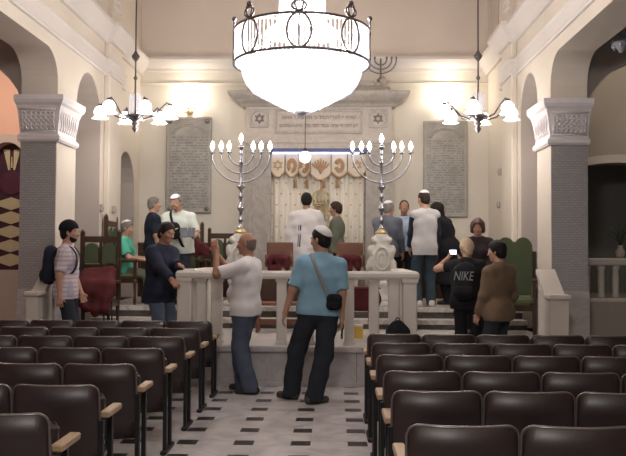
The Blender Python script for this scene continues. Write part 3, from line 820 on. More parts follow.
# aisles
def aisle(sg, x_in, y_arch, wallm, nm):
    xo = x_in+sg*3.4
    # transverse arch beyond the pillar, then the end wall
    lo, hi = sorted((x_in, xo)); cx = (lo+hi)/2; r = (hi-lo)/2-.02
    out = [(lo, 3.3), (lo, 6.0), (hi, 6.0), (hi, 3.3)]
    arcp = arc(cx, 3.45, r, 0, PI, 20, .95)
    out = [(lo, 6.0), (hi, 6.0), (hi, 3.45)] + arcp[1:-1] + [(lo, 3.45)]
    mb = MB(); mb.prism(out, y_arch, y_arch+.4, 'XZ'); struct(mb.build('wall_cross_arch_'+nm, M['soffit'] if sg < 0 else M['dim']))  # left spandrel's shade and right aisle's dimness are in these plaster colours
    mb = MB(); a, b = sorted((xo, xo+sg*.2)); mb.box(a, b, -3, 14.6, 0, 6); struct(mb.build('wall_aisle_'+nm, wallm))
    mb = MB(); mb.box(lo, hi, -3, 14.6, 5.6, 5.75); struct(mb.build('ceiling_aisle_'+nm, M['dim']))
    return lo, hi
lo, hi = aisle(-1, XL-.475, 10.15, M['pink'], 'left')
# left end wall with the arched recess of the painted window
px0, px1 = -5.85, -5.37
hole = [(px0-.06, 1.28), (px1+.06, 1.28)] + arc((px0+px1)/2, 3.18, (px1-px0)/2+.06, 0, PI, 14, .30)
mb = MB(); mb.prism([(lo, 0), (hi, 0), (hi, 6), (lo, 6)], 13.3, 13.6, 'XZ', [hole]); struct(mb.build('wall_end_left', M['pink']))
mb = MB(); mb.prism([(px0-.34, 1.15), (px1+.30, 1.15), (px1+.30, 3.2)] + arc((px0+px1)/2, 3.2, (px1-px0)/2+.30, 0, PI, 14, .42) + [(px0-.34, 3.2)], 13.22, 13.32, 'XZ', [hole]); struct(mb.build('trim_7', M['soffit']))
mb = MB(); mb.box(lo, hi, 13.2, 13.3, 0, 1.2); struct(mb.build('trim_8', M['soffit']))
w = thing('painted_window', 'tall purple and cream painted glass window beside the left pillar', 'window', ((px0+px1)/2, 13.45, 0))
mb = MB(); mb.box(-.30, .30, 0, .05, 1.28, 3.48); mb.build('purple_glass', M['purple'], w)
hw = .235
def conc(z0, z1, pinch):
    # a cream pane with sides bowed in by the dark bow ties above and below
    n = 10; top = [(hw-2*hw*i/n, z1-pinch*(abs(1-2*i/n))**1.0) for i in range(n+1)]; bot = [(-hw+2*hw*i/n, z0+pinch*(abs(1-2*i/n))**1.0) for i in range(n+1)]
    return bot+top
for i in range(5):
    z0 = 1.34+i*.245
    mb = MB(); mb.prism(conc(z0, z0+.225, .075), -.018, 0, 'XZ'); mb.build('cream_pane', M['panecream'], w)
mb = MB(); mb.prism(arc(0, 2.80, .21, 0, 2*PI, 20)[:-1], -.022, 0, 'XZ'); mb.build('round_pane', mat('plum_painted_glass', (.075, .022, .045), .35), w)
for s2 in (-1, 1):
    mb = MB(); mb.prism([(s2*.03, 3.02), (s2*.06, 3.02), (s2*.15, 3.38), (s2*.035, 3.38)][::s2], -.02, 0, 'XZ'); mb.build('cream_pane', M['panecream'], w)
mb = MB(); mb.prism([(-.018, 3.06), (.018, 3.06), (.008, 3.25), (-.008, 3.25)], -.02, 0, 'XZ'); mb.build('candle_motif', M['panecream'], w)

lo, hi = aisle(1, XR+.475, 10.40, M['dim'], 'right')
cx = 4.55
hole = [(cx-.93, 0), (cx+.93, 0), (cx+.93, 2.75)] + arc(cx, 2.75, .93, 0, PI, 18, .32)[1:-1] + [(cx-.93, 2.75)]
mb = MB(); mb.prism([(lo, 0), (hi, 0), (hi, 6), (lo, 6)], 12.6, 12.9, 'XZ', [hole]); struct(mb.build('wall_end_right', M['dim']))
ho = [(cx+1.06, 0), (cx+1.06, 2.75)] + arc(cx, 2.75, 1.06, 0, PI, 18, .45)[1:-1] + [(cx-1.06, 2.75), (cx-1.06, 0)]
hi_ = arc(cx, 2.75, .93, 0, PI, 18, .32)
mb = MB(); mb.prism([(cx+.93, 0)] + ho + [(cx-.93, 0)] + hi_[::-1], 12.54, 12.62, 'XZ'); struct(mb.build('trim_9', M['lilac']))
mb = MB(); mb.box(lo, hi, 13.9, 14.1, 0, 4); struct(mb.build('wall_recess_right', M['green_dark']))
# raised side platform with a balustrade
mb = MB(); mb.box(3.36, hi, 11.0, 13.9, 0, .93); struct(mb.build('floor_aisle_platform', M['dim']))
b = thing('balustrade', 'stone balustrade on the raised aisle platform to the right of the right pillar', 'balustrade', (3.36, 11.0, .93))
mb = MB(); mb.box(0, 3.2, .02, .2, .52, .62, bev=.02); mb.build('handrail', M['rail'], b)
mb = MB(); mb.box(0, 3.2, .02, .2, 0, .06, bev=.015); mb.build('bottom_rail', M['rail'], b)
for i in range(14):
    mb = MB(); mb.lathe([(.055, .06), (.055, .1), (.042, .13), (.048, .3), (.042, .44), (.055, .48), (.055, .52)], (.22+i*.2, .11, 0), 8, a0=PI/8); mb.build('baluster', M['rail'], b)

# chancel steps: they cross the whole nave behind the balustrade
def step(y, z0, z1, x0, x1, nm, y2=YB):
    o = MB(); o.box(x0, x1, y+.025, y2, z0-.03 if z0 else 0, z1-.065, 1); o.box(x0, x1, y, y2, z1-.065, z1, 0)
    return struct(o.build(nm, [M['marble_step'], M['riser']]))
step(11.85, .62, CH, XL, XR, 'floor_chancel')
step(11.55, .48, .62, XL, XR, 'step_upper')
step(10.68, .32, .48, XL, XR, 'step_landing')
for a, c, nm in ((XL, -1.87, 'left'), (1.02, XR, 'right')):
    step(10.32, .16, .32, a, c, 'step_middle_'+nm, 10.75); step(9.5, 0, .16, a, c, 'step_lower_'+nm, 10.75)
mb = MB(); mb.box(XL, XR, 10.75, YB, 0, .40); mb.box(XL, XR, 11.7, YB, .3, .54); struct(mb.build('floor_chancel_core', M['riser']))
# low marble front of the reader's platform
mb = MB(); mb.box(-1.90, 1.03, 9.36, 10.72, .41, .485, 0, bev=.012); mb.box(-1.87, 1.0, 9.40, 10.72, 0, .41, 0)
mb.box(-1.88, 1.01, 9.385, 9.41, 0, .05, 0)
for x in (-1.15, -.43, .29): mb.box(x-.004, x+.004, 9.397, 9.41, .05, .41, 1)
struct(mb.build('wall_platform_front', [M['marble'], M['ark_dk']]))

# balustrade round the platform
b = thing('balustrade', 'cream stone balustrade on the low marble wall in front of the ark', 'balustrade', (0, 9.5, .485))
mb = MB()
mb.sweep([(-.09, .80), (-.10, .83), (-.10, .87), (-.08, .895), (.08, .895), (.10, .87), (.10, .83), (.09, .80)], [(-1.80, 2.0), (-1.80, .0), (.94, .0), (.94, 2.0)])
mb.build('handrail', M['rail'], b)
posts = [(-1.80, 0, .17), (-1.60, 0, .12), (-1.41, 0, .13), (-1.10, 0, .12), (-.62, 0, .12), (-.28, 0, .12), (.20, 0, .12), (.50, 0, .12), (.74, 0, .13), (.93, 0, .17)]
posts += [(x, y, .14) for x in (-1.80, .94) for y in (.5, 1.0, 1.5, 1.95)]
for x, y, w_ in posts:
    mb = MB(); h = w_/2; mb.box(x-h, x+h, y-h, y+h, 0, .81, bev=.012); mb.box(x-h-.012, x+h+.012, y-h-.012, y+h+.012, 0, .05); mb.box(x-h-.01, x+h+.01, y-h-.01, y+h+.01, .765, .805)
    mb.build('post', M['rail'], b)
# sloped stub walls that close the side steps
for x, nm, sw_ in ((2.60, 'right', .22), (-3.73, 'left', .14)):
    t = thing('stair_wall', 'sloping cream side wall of the chancel steps at the foot of the %s pillar' % nm, 'wall', (x, 9.42, 0))
    mb = MB(); mb.box(0, sw_, 0, .22, 0, 1.06); mb.prism([(.2, 0), (.62, 0), (.62, 1.34), (.2, 1.05)], .02, sw_-.02, 'YZ'); mb.build('wall_body', M['rail'], t)
    mb = MB(); mb.box(-.025, sw_+.025, -.03, .24, 1.06, 1.115, bev=.012); mb.prism([(.2, 1.055), (.62, 1.35), (.62, 1.41), (.2, 1.115)], -.01, sw_+.01, 'YZ'); mb.build('cap_stone', M['rail'], t)

# ================================================================== the ark
def star_loops(r, w):
    out = []
    for s2 in (0, 1):
        o = [(r*math.sin(2*PI*i/3+s2*PI), r*math.cos(2*PI*i/3+s2*PI)) for i in range(3)]; k = 1-w
        out.append((o, [(x*k, y*k) for x, y in o]))
    return out
def star(mb, cx, cz, y, r, w=.28, th=.02, mi=0):
    for o, i in star_loops(r, w): mb.prism([(cx+a, cz+c) for a, c in o], y-th, y, 'XZ', [[(cx+a, cz+c) for a, c in i]], mi)
AK = thing('torah_ark', 'grey marble ark portico with lettered frieze in the middle of the back wall', 'ark', (XC+.03, YB, CH))
AX = XC+.03                                  # parts below are in local x about the ark's axis, z above the chancel
def z_(z): return z-CH
for sg in (-1, 1):
    mb = MB(); a, c = sorted((sg*.86, sg*1.35)); mb.box(a, c, -.30, 0, 0, z_(3.72)); mb.box(a-.02, c+.02, -.33, 0, 0, .35)
    x0, x1 = sorted((sg*.94, sg*1.27)); mb.prism([(x0, .42), (x1, .42), (x1, z_(3.52)), (x0, z_(3.52))], -.325, -.295, 'XZ', [[(x0+.05, .48), (x1-.05, .48), (x1-.05, z_(3.46)), (x0+.05, z_(3.46))]])
    mb.box(x0-.03, x1+.03, -.335, -.29, z_(3.54), z_(3.60), bev=.01)
    mb.build('pier', M['ark'], AK)
mb = MB(); mb.box(-1.37, 1.37, -.34, 0, z_(3.60), z_(3.68)); mb.box(-.86, .86, -.30, 0, z_(3.46), z_(3.60)); mb.box(-1.35, 1.35, -.32, 0, z_(3.68), z_(3.74)); mb.box(-1.33, 1.33, -.28, 0, z_(3.74), z_(4.27))
mb.build('entablature', M['ark2'], AK)
mb = MB(); mb.prism([(-.80, z_(3.78)), (.80, z_(3.78)), (.80, z_(4.22)), (-.80, z_(4.22))], -.325, -.27, 'XZ', [[(-.76, z_(3.82)), (.76, z_(3.82)), (.76, z_(4.18)), (-.76, z_(4.18))]]); mb.build('frieze_frame', M['ark'], AK)
# two lines of Hebrew letters, raised on the frieze
def lettering(txt, size, x, y, z, m, parent, name='lettering', wmax=None, rot=(PI/2, 0, 0), ext=.004, shear=0):
    cu = bpy.data.curves.new(name, 'FONT'); cu.body = txt; cu.size = 1; cu.resolution_u = 12; cu.align_x = 'CENTER'; cu.align_y = 'CENTER'; cu.extrude = 0
    tmp = bpy.data.objects.new('tmp', cu); COL.objects.link(tmp); bpy.context.view_layer.update()
    cu.fill_mode = 'NONE'; cu.extrude = 0; bpy.context.view_layer.update()
    me = bpy.data.meshes.new_from_object(tmp.evaluated_get(bpy.context.evaluated_depsgraph_get()))
    COL.objects.unlink(tmp); bpy.data.objects.remove(tmp)
    nb = {}
    for e in me.edges:
        p, q = e.vertices; nb.setdefault(p, []).append(q); nb.setdefault(q, []).append(p)
    P = [(v.co.x*size, v.co.y*size) for v in me.vertices]; seen = set(); loops = []
    for st in nb:
        if st in seen: continue
        lp = [st]; seen.add(st); cur = st
        while True:
            nx = [q for q in nb[cur] if q not in seen]
            if not nx: break
            cur = nx[0]; seen.add(cur); lp.append(cur)
        pts = []
        for i in lp:
            if not pts or (abs(P[i][0]-pts[-1][0])+abs(P[i][1]-pts[-1][1])) > size*.004: pts.append(P[i])
        if len(pts) > 2: loops.append(pts)
    def inside(pt, L):
        c = False
        for i in range(len(L)):
            (xa, ya), (xb, yb) = L[i-1], L[i]
            if (ya > pt[1]) != (yb > pt[1]) and pt[0] < (xb-xa)*(pt[1]-ya)/(yb-ya)+xa: c = not c
        return c
    outer = [L for L in loops if sum(inside(L[0], K) for K in loops if K is not L) % 2 == 0]
    mb = MB()
    for L in outer: mb.prism(L, -ext, ext, 'XY', [K for K in loops if K not in outer and inside(K[0], L)])
    o = mb.build(name, m, parent); me = o.data; o.location = (x, y, z); o.rotation_euler = rot
    if shear:
        for v in me.vertices: v.co.x += v.co.y*shear
    if wmax and len(me.vertices):
        xs = [v.co.x for v in me.vertices]; w0 = max(xs)-min(xs)
        if w0 > 0: o.scale = (wmax/w0, 1, 1)
    return o
L1 = 'שויתי יי לנגדי תמיד כי מימיני בל אמוט'[::-1]
L2 = 'דע לפני מי אתה עומד לפני מלך מלכי המלכים'[::-1]
lettering(L1, .098, 0, -.288, z_(4.07), M['ark_dk'], AK, wmax=1.34)
lettering(L2, .098, 0, -.288, z_(3.92), M['ark_dk'], AK, wmax=1.42)
for sg in (-1, 1):
    mb = MB(); x = sg*1.08; mb.prism([(x-.17, z_(3.88)), (x+.17, z_(3.88)), (x+.17, z_(4.22)), (x-.17, z_(4.22))], -.31, -.27, 'XZ', [arc(x, z_(4.05), .135, 0, 2*PI, 18)[:-1]]); rd = mb.build('roundel', M['ark'], AK)
    mb = MB(); star(mb, x, z_(4.05), -.28, .105, .34, .02); mb.build('star_emblem', M['ark_dk'], rd)
mb = MB(); cpf = [(0, z_(4.27)), (.30, z_(4.27)), (.33, z_(4.31)), (.44, z_(4.36)), (.52, z_(4.42)), (.55, z_(4.46)), (.55, z_(4.51)), (0, z_(4.53))]
mb.sweep([(o_*.95, q) for o_, q in cpf], [(1.20, 0.0), (1.20, -.06), (-1.20, -.06), (-1.20, 0.0)][::-1] if False else [(-1.11, 0), (-1.11, -.05), (1.11, -.05), (1.11, 0)][::-1])
mb.build('cornice', M['ark'], AK)
mb = MB(); mb.box(-1.30, 1.30, -.34, 0, z_(4.51), z_(4.63), bev=.02); mb.box(-1.02, 1.02, -.30, 0, z_(4.63), z_(4.75), bev=.02); mb.box(-.74, .74, -.28, 0, z_(4.75), z_(4.86), bev=.02)
mb.build('stepped_top', M['ark'], AK)
for sg in (-1, 1):
    mb = MB(); mb.lathe([(.06, 0), (.08, .03), (.05, .07), (.085, .14), (.03, .2), (.001, .23)], (sg*1.18, -.22, z_(4.62)), 10); mb.build('finial', M['ark'], AK)
mb = MB(); mb.box(-.86, .86, -.10, -.02, 0, z_(3.46)); mb.build('door_panel', M['ark_dk'], AK)

# hanging in the opening
mb = MB(); n = 120
vs = []; fs = []
for i in range(n+1):
    x = -.86+1.72*i/n; y = -.17+.022*math.sin(i*.9)+.012*math.sin(i*.37+1)
    for z in (.06, z_(3.40)): vs.append((x, y, z))
for i in range(n): fs.append((2*i, 2*i+2, 2*i+3, 2*i+1))
k0 = len(vs)
vs += [(x, y+.02, z) for x, y, z in vs]
fs += [(k0+2*i, k0+2*i+1, k0+2*i+3, k0+2*i+2) for i in range(n)] + [(2*i, k0+2*i, k0+2*i+2, 2*i+2) for i in range(n)] + [(2*i+1, 2*i+3, k0+2*i+3, k0+2*i+1) for i in range(n)]
cu = thing('ark_curtain', 'white brocade curtain with scalloped gold embroidered valance hanging in the marble ark', 'curtain', (AX, YB-.02, CH))
mb.add(vs, fs, 0, True); mb.build('curtain_panel', M['curtain'], cu)
# valance of six scalloped lappets
lap = [(-.86, -.62), (-.60, -.37), (-.36, -.16), (-.14, .22), (.24, .52), (.54, .86)]
for q, (a, c) in enumerate(lap):
    zb = 2.98 if q != 3 else 2.93; top = 3.40; nn = 12
    bot = [(a+(c-a)*i/nn, zb+.10-.10*math.sin(PI*i/nn)) for i in range(nn+1)]
    mb = MB(); mb.prism([(x, z_(z)) for x, z in bot] + [(c, z_(top)), (a, z_(top))], -.245, -.22, 'XZ'); lp = mb.build('lappet', M['white'], cu)
    lp.data.materials[0] = M['valance']
    mb = MB(); mb.tube([(x, -.25, z_(z)) for x, z in bot], .016, 6); mb.build('gold_fringe', M['goldcloth'], lp)
    m2 = MB(); xc = (a+c)/2
    if q in (0, 5): star(m2, xc, z_(3.2), -.245, .105, .3, .012)
    elif q == 3:
        for j in range(-3, 4):   # branching tree of life
            m2.tube([(xc+j*.02*t_, -.25, z_(3.04+.16*t_)) for t_ in (0, .5)] + [(xc+j*.05*(.6+.4*t_), -.25, z_(3.12+(.20-abs(j)*.03)*t_)) for t_ in (.5, 1)], .016, 5)
    else:
        for j in range(3): m2.tube([(xc+(.095-.024*j)*math.sin(a_)*(.9), -.25, z_(3.19+(.125-.03*j)*math.cos(a_))) for a_ in [PI*.9*(-1+2*i/10)+.4*q for i in range(11)]], .013, 5)
    m2.build('embroidery', M['goldcloth'], lp)
for x in (-.42, -.21, .10, .34):
    mb = MB(); mb.lathe([(.004, .0), (.03, -.01), (.034, -.05), (.022, -.06), (.036, -.16), (.001, -.165)], (x, -.25, z_(2.95)), 8); mb.build('tassel', M['goldcloth'], cu)
# crown emblem in gold
mb = MB(); xc = .05
def xy(u, z): return (xc+u, -.225-.02*math.cos(min(1, abs(u)/.16)*PI/2), z_(z))
for zz, ww in ((2.50, .135), (2.455, .125)): mb.tube([xy(-ww+2*ww*i/10, zz) for i in range(11)], .014, 6)
for j in (-2, -1, 0, 1, 2):
    mb.tube([xy(j*.06, 2.50), xy(j*.078, 2.60), xy(j*.07, 2.68), xy(j*.03, 2.735), xy(0, 2.75)], .011, 6); mb.sphere(xy(j*.062, 2.555), .022, 8)
mb.sphere(xy(0, 2.775), .025, 8)
for j in range(-3, 4):
    mb.tube([xy(j*.036, 2.43), xy(j*.05, 2.33), xy(j*.04, 2.24), xy(j*.02, 2.17)], .012, 6); mb.sphere(xy(j*.046, 2.37), .018, 8)
    mb.sphere(xy(j*.045, 2.12-.012*abs(j)), .024, 8)
for q in (.15, .10): mb.tube([xy(q*math.cos(a_), 2.0+q*.75*math.sin(a_)) for a_ in [2*PI*i/20 for i in range(20)]], .012, 6, closed=True)
mb.build('gold_crown', M['gold'], cu)
r = thing('curtain_rail', 'dark blue curtain rail with lit strip above the white ark curtain', 'rail', (AX, YB-.3, 3.40))
mb = MB(); mb.box(-.9, .9, -.03, .03, .03, .10, bev=.01); mb.build('rail_bar', M['bluesteel'], r)
mb = MB(); mb.box(-.84, .74, -.035, .02, .0, .03); mb.build('strip_light', M['led'], r)

# memorial tablets
def tablet(x0, x1, z0, z1, label, rows, roset):
    w_ = x1-x0; t = thing('mounted_tablet', label, 'tablet', ((x0+x1)/2, YB-.004, z0)); h = z1-z0
    m = engraved_mat('engraved_grey_stone_%d' % rows, (.36, .34, .31), (.085, .08, .07), rows, -w_*.42, w_*.42, .08, h*.80)
    mb = MB(); mb.box(-w_/2, w_/2, -.05, 0, 0, h, bev=.012); mb.build('slab', m, t)
    mb = MB(); mb.prism([(-w_/2+.02, .02), (w_/2-.02, .02), (w_/2-.02, h-.02), (-w_/2+.02, h-.02)], -.062, -.045, 'XZ', [[(-w_/2+.045, .045), (w_/2-.045, .045), (w_/2-.045, h-.045), (-w_/2+.045, h-.045)]]); mb.build('border', M['ark'], t)
    mb = MB()
    for rr in (.30, .25): mb.tube([(rr*w_/.8*math.cos(a), -.052, h*.82+rr*.62*math.sin(a)) for a in [PI*i/16 for i in range(17)]], .012, 6)
    for i in range(7): a = PI*(i+.5)/7; mb.sphere((.275*w_/.8*math.cos(a), -.052, h*.82+.275*.62*math.sin(a)), .018, 6)
    mb.build('arched_relief', M['ark'], t)
    if roset:
        for sg in (-1, 1):
            for zz in (.08, h-.08): mb = MB(); mb.lathe([(.045, 0), (.05, .01), (.02, .03), (.001, .03)], (0, 0, 0), 10, M=T(sg*(w_/2-.08), -.05, zz) @ Matrix.Rotation(PI/2, 4, 'X')); mb.build('rosette', M['ark_dk'], t)
tablet(-3.11, -2.26, 2.33, 4.12, 'engraved grey stone tablet on the wall behind the man with the strap', 26, True)
tablet(1.66, 2.47, 2.27, 4.05, 'engraved grey stone tablet on the wall above the man in the pale vest', 30, False)

# wall lamps of three candles above the tablets
def sconce(x, z, label):
    t = thing('wall_sconce', label, 'lamp', (x, YB, z))
    mb = MB(); mb.lathe([(.06, 0), (.06, .015), (.03, .03), (.001, .03)], (0, 0, 0), 12, M=Matrix.Rotation(PI/2, 4, 'X')); mb.build('back_plate', M['gold'], t)
    for i in (-1, 0, 1):
        mb = MB(); mb.tube([(0, -.02, 0), (i*.05, -.09, -.03), (i*.10, -.12, -.02), (i*.11, -.125, .04)], .009, 6); mb.lathe([(.001, .03), (.03, .04), (.034, .055), (.001, .055)], (i*.11, -.125, 0), 10); a = mb.build('arm', M['gold'], t)
        mb = MB(); mb.lathe([(.014, .055), (.014, .12)], (i*.11, -.125, 0), 8); mb.lathe([(.012, .12), (.024, .15), (.016, .19), (.001, .22)], (i*.11, -.125, 0), 8); mb.build('lit_candle_bulb', M['bulb'], a)
sconce(-2.68, 4.22, 'lit gilt wall lamp above the stone tablet to the left of the ark')
sconce(2.05, 4.26, 'lit gilt wall lamp above the stone tablet to the right of the ark')
for x, y, z, sg, q in ((XL, 12.35, 2.28, 1, 'left pilaster'), (XL, 11.98, 2.28, 1, 'edge of the left arch'), (XR, 13.35, 3.0, -1, 'right nave wall, higher of two'), (XR, 13.45, 2.45, -1, 'right nave wall, lower of two')):
    mb = MB(); mb.box(-.05 if sg < 0 else .0, 0 if sg < 0 else .05, -.04, .04, -.06, .06, bev=.012); mb.lathe([(.02, 0), (.02, .06), (.001, .065)], (0, 0, 0), 8, M=Rz(0 if sg > 0 else PI) @ Matrix.Rotation(PI/2, 4, 'Y'))
    o = mb.build('wall_switch', M['ark']); o.location = (x+(sg*.09 if 'pilaster' in q else 0), y, z); tag(o, 'small grey switch on the '+q, 'switch')

# ================================================================== menorahs and their pedestals
def pedestal(x, label):
    t = thing('stone_pedestal', label, 'pedestal', (x, 12.2, CH))
    mb = MB(); mb.box(-.24, .24, -.2, .2, 0, .08, bev=.02); mb.lathe([(.20, .08), (.17, .13), (.15, .25), (.19, .33), (.2, .40)], (0, 0, 0), 12, sy=.85); mb.build('base', M['pedestal'], t)
    B = Sdf(); B.noise = .004; B.nf = 1.6
    B.ell((0, 0, .72), (.20, .16, .30), k=.05); B.ell((0, 0, 1.02), (.13, .12, .14), k=.06); B.ell((0, 0, .46), (.20, .16, .09), k=.05)
    for sg in (-1, 1):
        B.ell((sg*.17, -.04, .86), (.055, .07, .09), k=.03); B.ell((sg*.19, -.03, .62), (.05, .07, .10), k=.03); B.ell((sg*.12, -.06, 1.03), (.05, .05, .05), k=.03)
    B.ell((0, -.19, .74), (.10, .05, .16), k=.02, sub=True)
    B.mesh('carved_body', M['pedestal'], .012, t)
    mb = MB(); mb.tube([(.115*math.cos(a), -.15, .74+.175*math.sin(a)) for a in [2*PI*i/24 for i in range(24)]], .018, 6, closed=True); mb.tube([(.05*math.cos(a), -.15, .74+.08*math.sin(a)) for a in [2*PI*i/16 for i in range(16)]], .014, 6, closed=True); mb.build('medallion', M['pedestal'], t)
    mb = MB(); mb.lathe([(.09, 1.12), (.10, 1.15), (.06, 1.18), (.045, 1.21)], (0, 0, 0), 14); mb.build('collar', M['gold'], t)
def menorah(x, label, z0=1.98):
    t = thing('menorah', label, 'menorah', (x, 12.2, z0))
    zc = 3.16-z0
    mb = MB(); mb.lathe([(.05, 0), (.055, .015), (.025, .04), (.02, .10), (.045, .13), (.02, .16), (.022, .26), (.05, .30), (.055, .33), (.022, .37), (.02, .46), (.04, .50), (.02, .54), (.02, .60), (.06, .645), (.065, .67), (.03, .70), (.024, .74), (.022, 1.0), (.03, 1.02), (.04, 1.05), (.026, 1.08), (.028, 1.17), (.034, 1.19), (.024, 1.22), (.03, 1.26), (.055, 1.275), (.055, 1.29), (.02, 1.30)], (0, 0, 0), 14); st = mb.build('stem', M['silver'], t)
    for R in (.455, .315, .19):
        mb = MB(); mb.tube([(R*math.cos(a), 0, zc+R*math.sin(a)) for a in [PI+PI*i/28 for i in range(29)]], .0135, 8)
        mb.build('arm', M['silver'], t)
    for px in (-.455, -.315, -.19, 0, .19, .315, .455):
        zz = zc if px else 1.30
        mb = MB(); mb.lathe([(.013, -.06), (.013, .0), (.045, .012), (.045, .022), (.018, .028), (.018, .06)], (px, 0, zz), 10); c = mb.build('candle_cup', M['silver'], t)
        mb = MB(); mb.lathe([(.016, .055), (.02, .07), (.034, .10), (.03, .14), (.012, .18), (.001, .20)], (px, 0, zz), 10); mb.build('lit_bulb', M['bulb'], c)
pedestal(-1.45, 'carved white stone pedestal behind the head of the man in the white shirt')
pedestal(.755, 'carved white stone pedestal in front of the man in the slate jacket')
menorah(-1.45, 'tall silver seven branched menorah with lit bulbs to the left of the ark curtain')
menorah(.755, 'tall silver seven branched menorah with lit bulbs to the right of the ark curtain')
# small menorah on top of the ark
t = thing('small_menorah', 'small dark branched menorah standing on top of the ark', 'menorah', (.86, YB-.2, 4.75))
mb = MB(); mb.lathe([(.07, 0), (.075, .03), (.04, .06), (.016, .09), (.016, .42)], (0, 0, 0), 10); mb.build('stem', M['ark_dk'], t)
for R in (.285, .20, .11):
    mb = MB(); mb.tube([(R*math.cos(a), 0, .40+R*.9*math.sin(a)) for a in [PI+PI*i/20 for i in range(21)]], .012, 6)
    for sg in (-1, 1): mb.lathe([(.012, 0), (.02, .02), (.02, .05), (.001, .06)], (sg*R, 0, .40), 8)
    mb.build('arm', M['ark_dk'], t)

# ================================================================== lamps
def chandelier_big(x, y, zb, zt, R):
    t = thing('crystal_chandelier', 'great round crystal chandelier with ringed iron band in the middle of the nave', 'chandelier', (x, y, 0))
    def ring(z, r, w): m = MB(); m.tube([(r*math.cos(a), r*math.sin(a), z) for a in [2*PI*i/64 for i in range(64)]], w, 8, closed=True, flat=1.4); return m
    ring(zb, R, .014).build('lower_band', M['bronze'], t); ring(zt, R, .014).build('upper_band', M['bronze'], t)
    zm = (zb+zt)/2; hh = (zt-zb)/2
    for i in range(8):
        a0 = -PI/2+i*PI/4; mb = MB()
        def P(s_, z, r=R): return (r*math.cos(a0+s_/r), r*math.sin(a0+s_/r), z)
        mb.tube([P(.125*math.cos(q), zm+hh*math.sin(q)) for q in [2*PI*k/26 for k in range(26)]], .0125, 7, closed=True)
        mb.tube([P(0, zm-hh), P(0, zt+.02)], .007, 6); hp = mb.build('hoop', M['bronze'], t)
        mb = MB()   # open scroll crown above the hoop
        mb.tube([P(.075*math.cos(q), zt+.07+.05*math.sin(q)) for q in [2*PI*k/16 for k in range(16)]], .011, 6, closed=True)
        for sg in (-1, 1): mb.tube([P(sg*(.012+.03*math.sin(q)), zt+.015+.15*q/PI) for q in [PI*k/10 for k in range(11)]], .010, 6)
        mb.sphere(P(0, zt+.155), .03, 8); mb.tube([P(-.045, zt+.12), P(0, zt+.165), P(.045, zt+.12)], .012, 6)
        mb.build('scroll_crown', M['bronze'], t)
    # hanging strands of cut beads: band curtain, lower basket and upper column
    def strand(path, n, r=.011):
        mb = MB()
        for k in range(n):
            u = k/max(1, n-1)*(len(path)-1); i = min(int(u), len(path)-2); p = Vector(path[i]).lerp(Vector(path[i+1]), u-i)
            mb.add([(p.x+r, p.y, p.z), (p.x-r, p.y, p.z), (p.x, p.y+r, p.z), (p.x, p.y-r, p.z), (p.x, p.y, p.z+r*1.35), (p.x, p.y, p.z-r*1.35)], [(0, 2, 4), (2, 1, 4), (1, 3, 4), (3, 0, 4), (2, 0, 5), (1, 2, 5), (3, 1, 5), (0, 3, 5)])
        return mb
    protos = [(strand([(R-.02, 0, zt-.01), (R-.02, 0, zb)], 16, .012), 90, 'band_strand')]
    prof_b = [(0, .88), (.2, .86), (.38, .81), (.5, .74), (.6, .62), (.7, .485), (.87, .235), (1, .02)]
    bas = [(r_*R, 0, zb-.01-.53*u) for u, r_ in prof_b]
    protos.append((strand(bas, 42, .0165), 96, 'basket_strand'))
    bas2 = [(p[0]*.72, 0, p[2]+.04) for p in bas[:-2]]; protos.append((strand(bas2, 30, .018), 60, 'inner_basket_strand'))
    protos.append((strand([(.24, 0, zt+.55), (.25, 0, zt+.1), (.40, 0, zt-.02)], 32, .013), 48, 'column_strand'))
    for mb, n, nm in protos:
        o = mb.build(nm, M['crystal'], t, fix=False)
        for i in range(1, n):
            c = o.copy(); COL.objects.link(c); c.rotation_euler = (0, 0, 2*PI*i/n)
    for i in range(4):
        a0 = PI/4+i*PI/2; mb = MB(); mb.tube([(r*math.cos(a0), r*math.sin(a0), z) for r, z in ((.02, zt+.10), (.2, zt+.115), (.33, zt+.085), (.5, zt+.07), (R, zt))], .016, 6, flat=.6); mb.build('arm', M['gold'], t)
    mb = MB(); mb.lathe([(.015, 7.7-.0), (.015, zt+.62), (.10, zt+.60), (.12, zt+.56), (.06, zt+.50), (.02, zt+.3), (.05, zt+.12), (.06, zt+.05), (.03, zb+.05), (.001, zb)][::-1], (0, 0, 0), 12); mb.build('stem', M['bronze'], t)
    mb = MB(); mb.sphere((0, 0, zb-.555), .035, 10, sz=1.3); mb.build('crystal_drop', M['crystal'], t)
    for i in range(12):
        a0 = 2*PI*(i+.5)/12; r = .5; mb = MB(); mb.lathe([(.012, 0), (.028, .03), (.022, .07), (.001, .10)], (r*math.cos(a0), r*math.sin(a0), zb+.10), 8); mb.build('lit_bulb', M['bulb'], t)
chandelier_big(-.35, 8.5, 3.665, 4.02, .745)

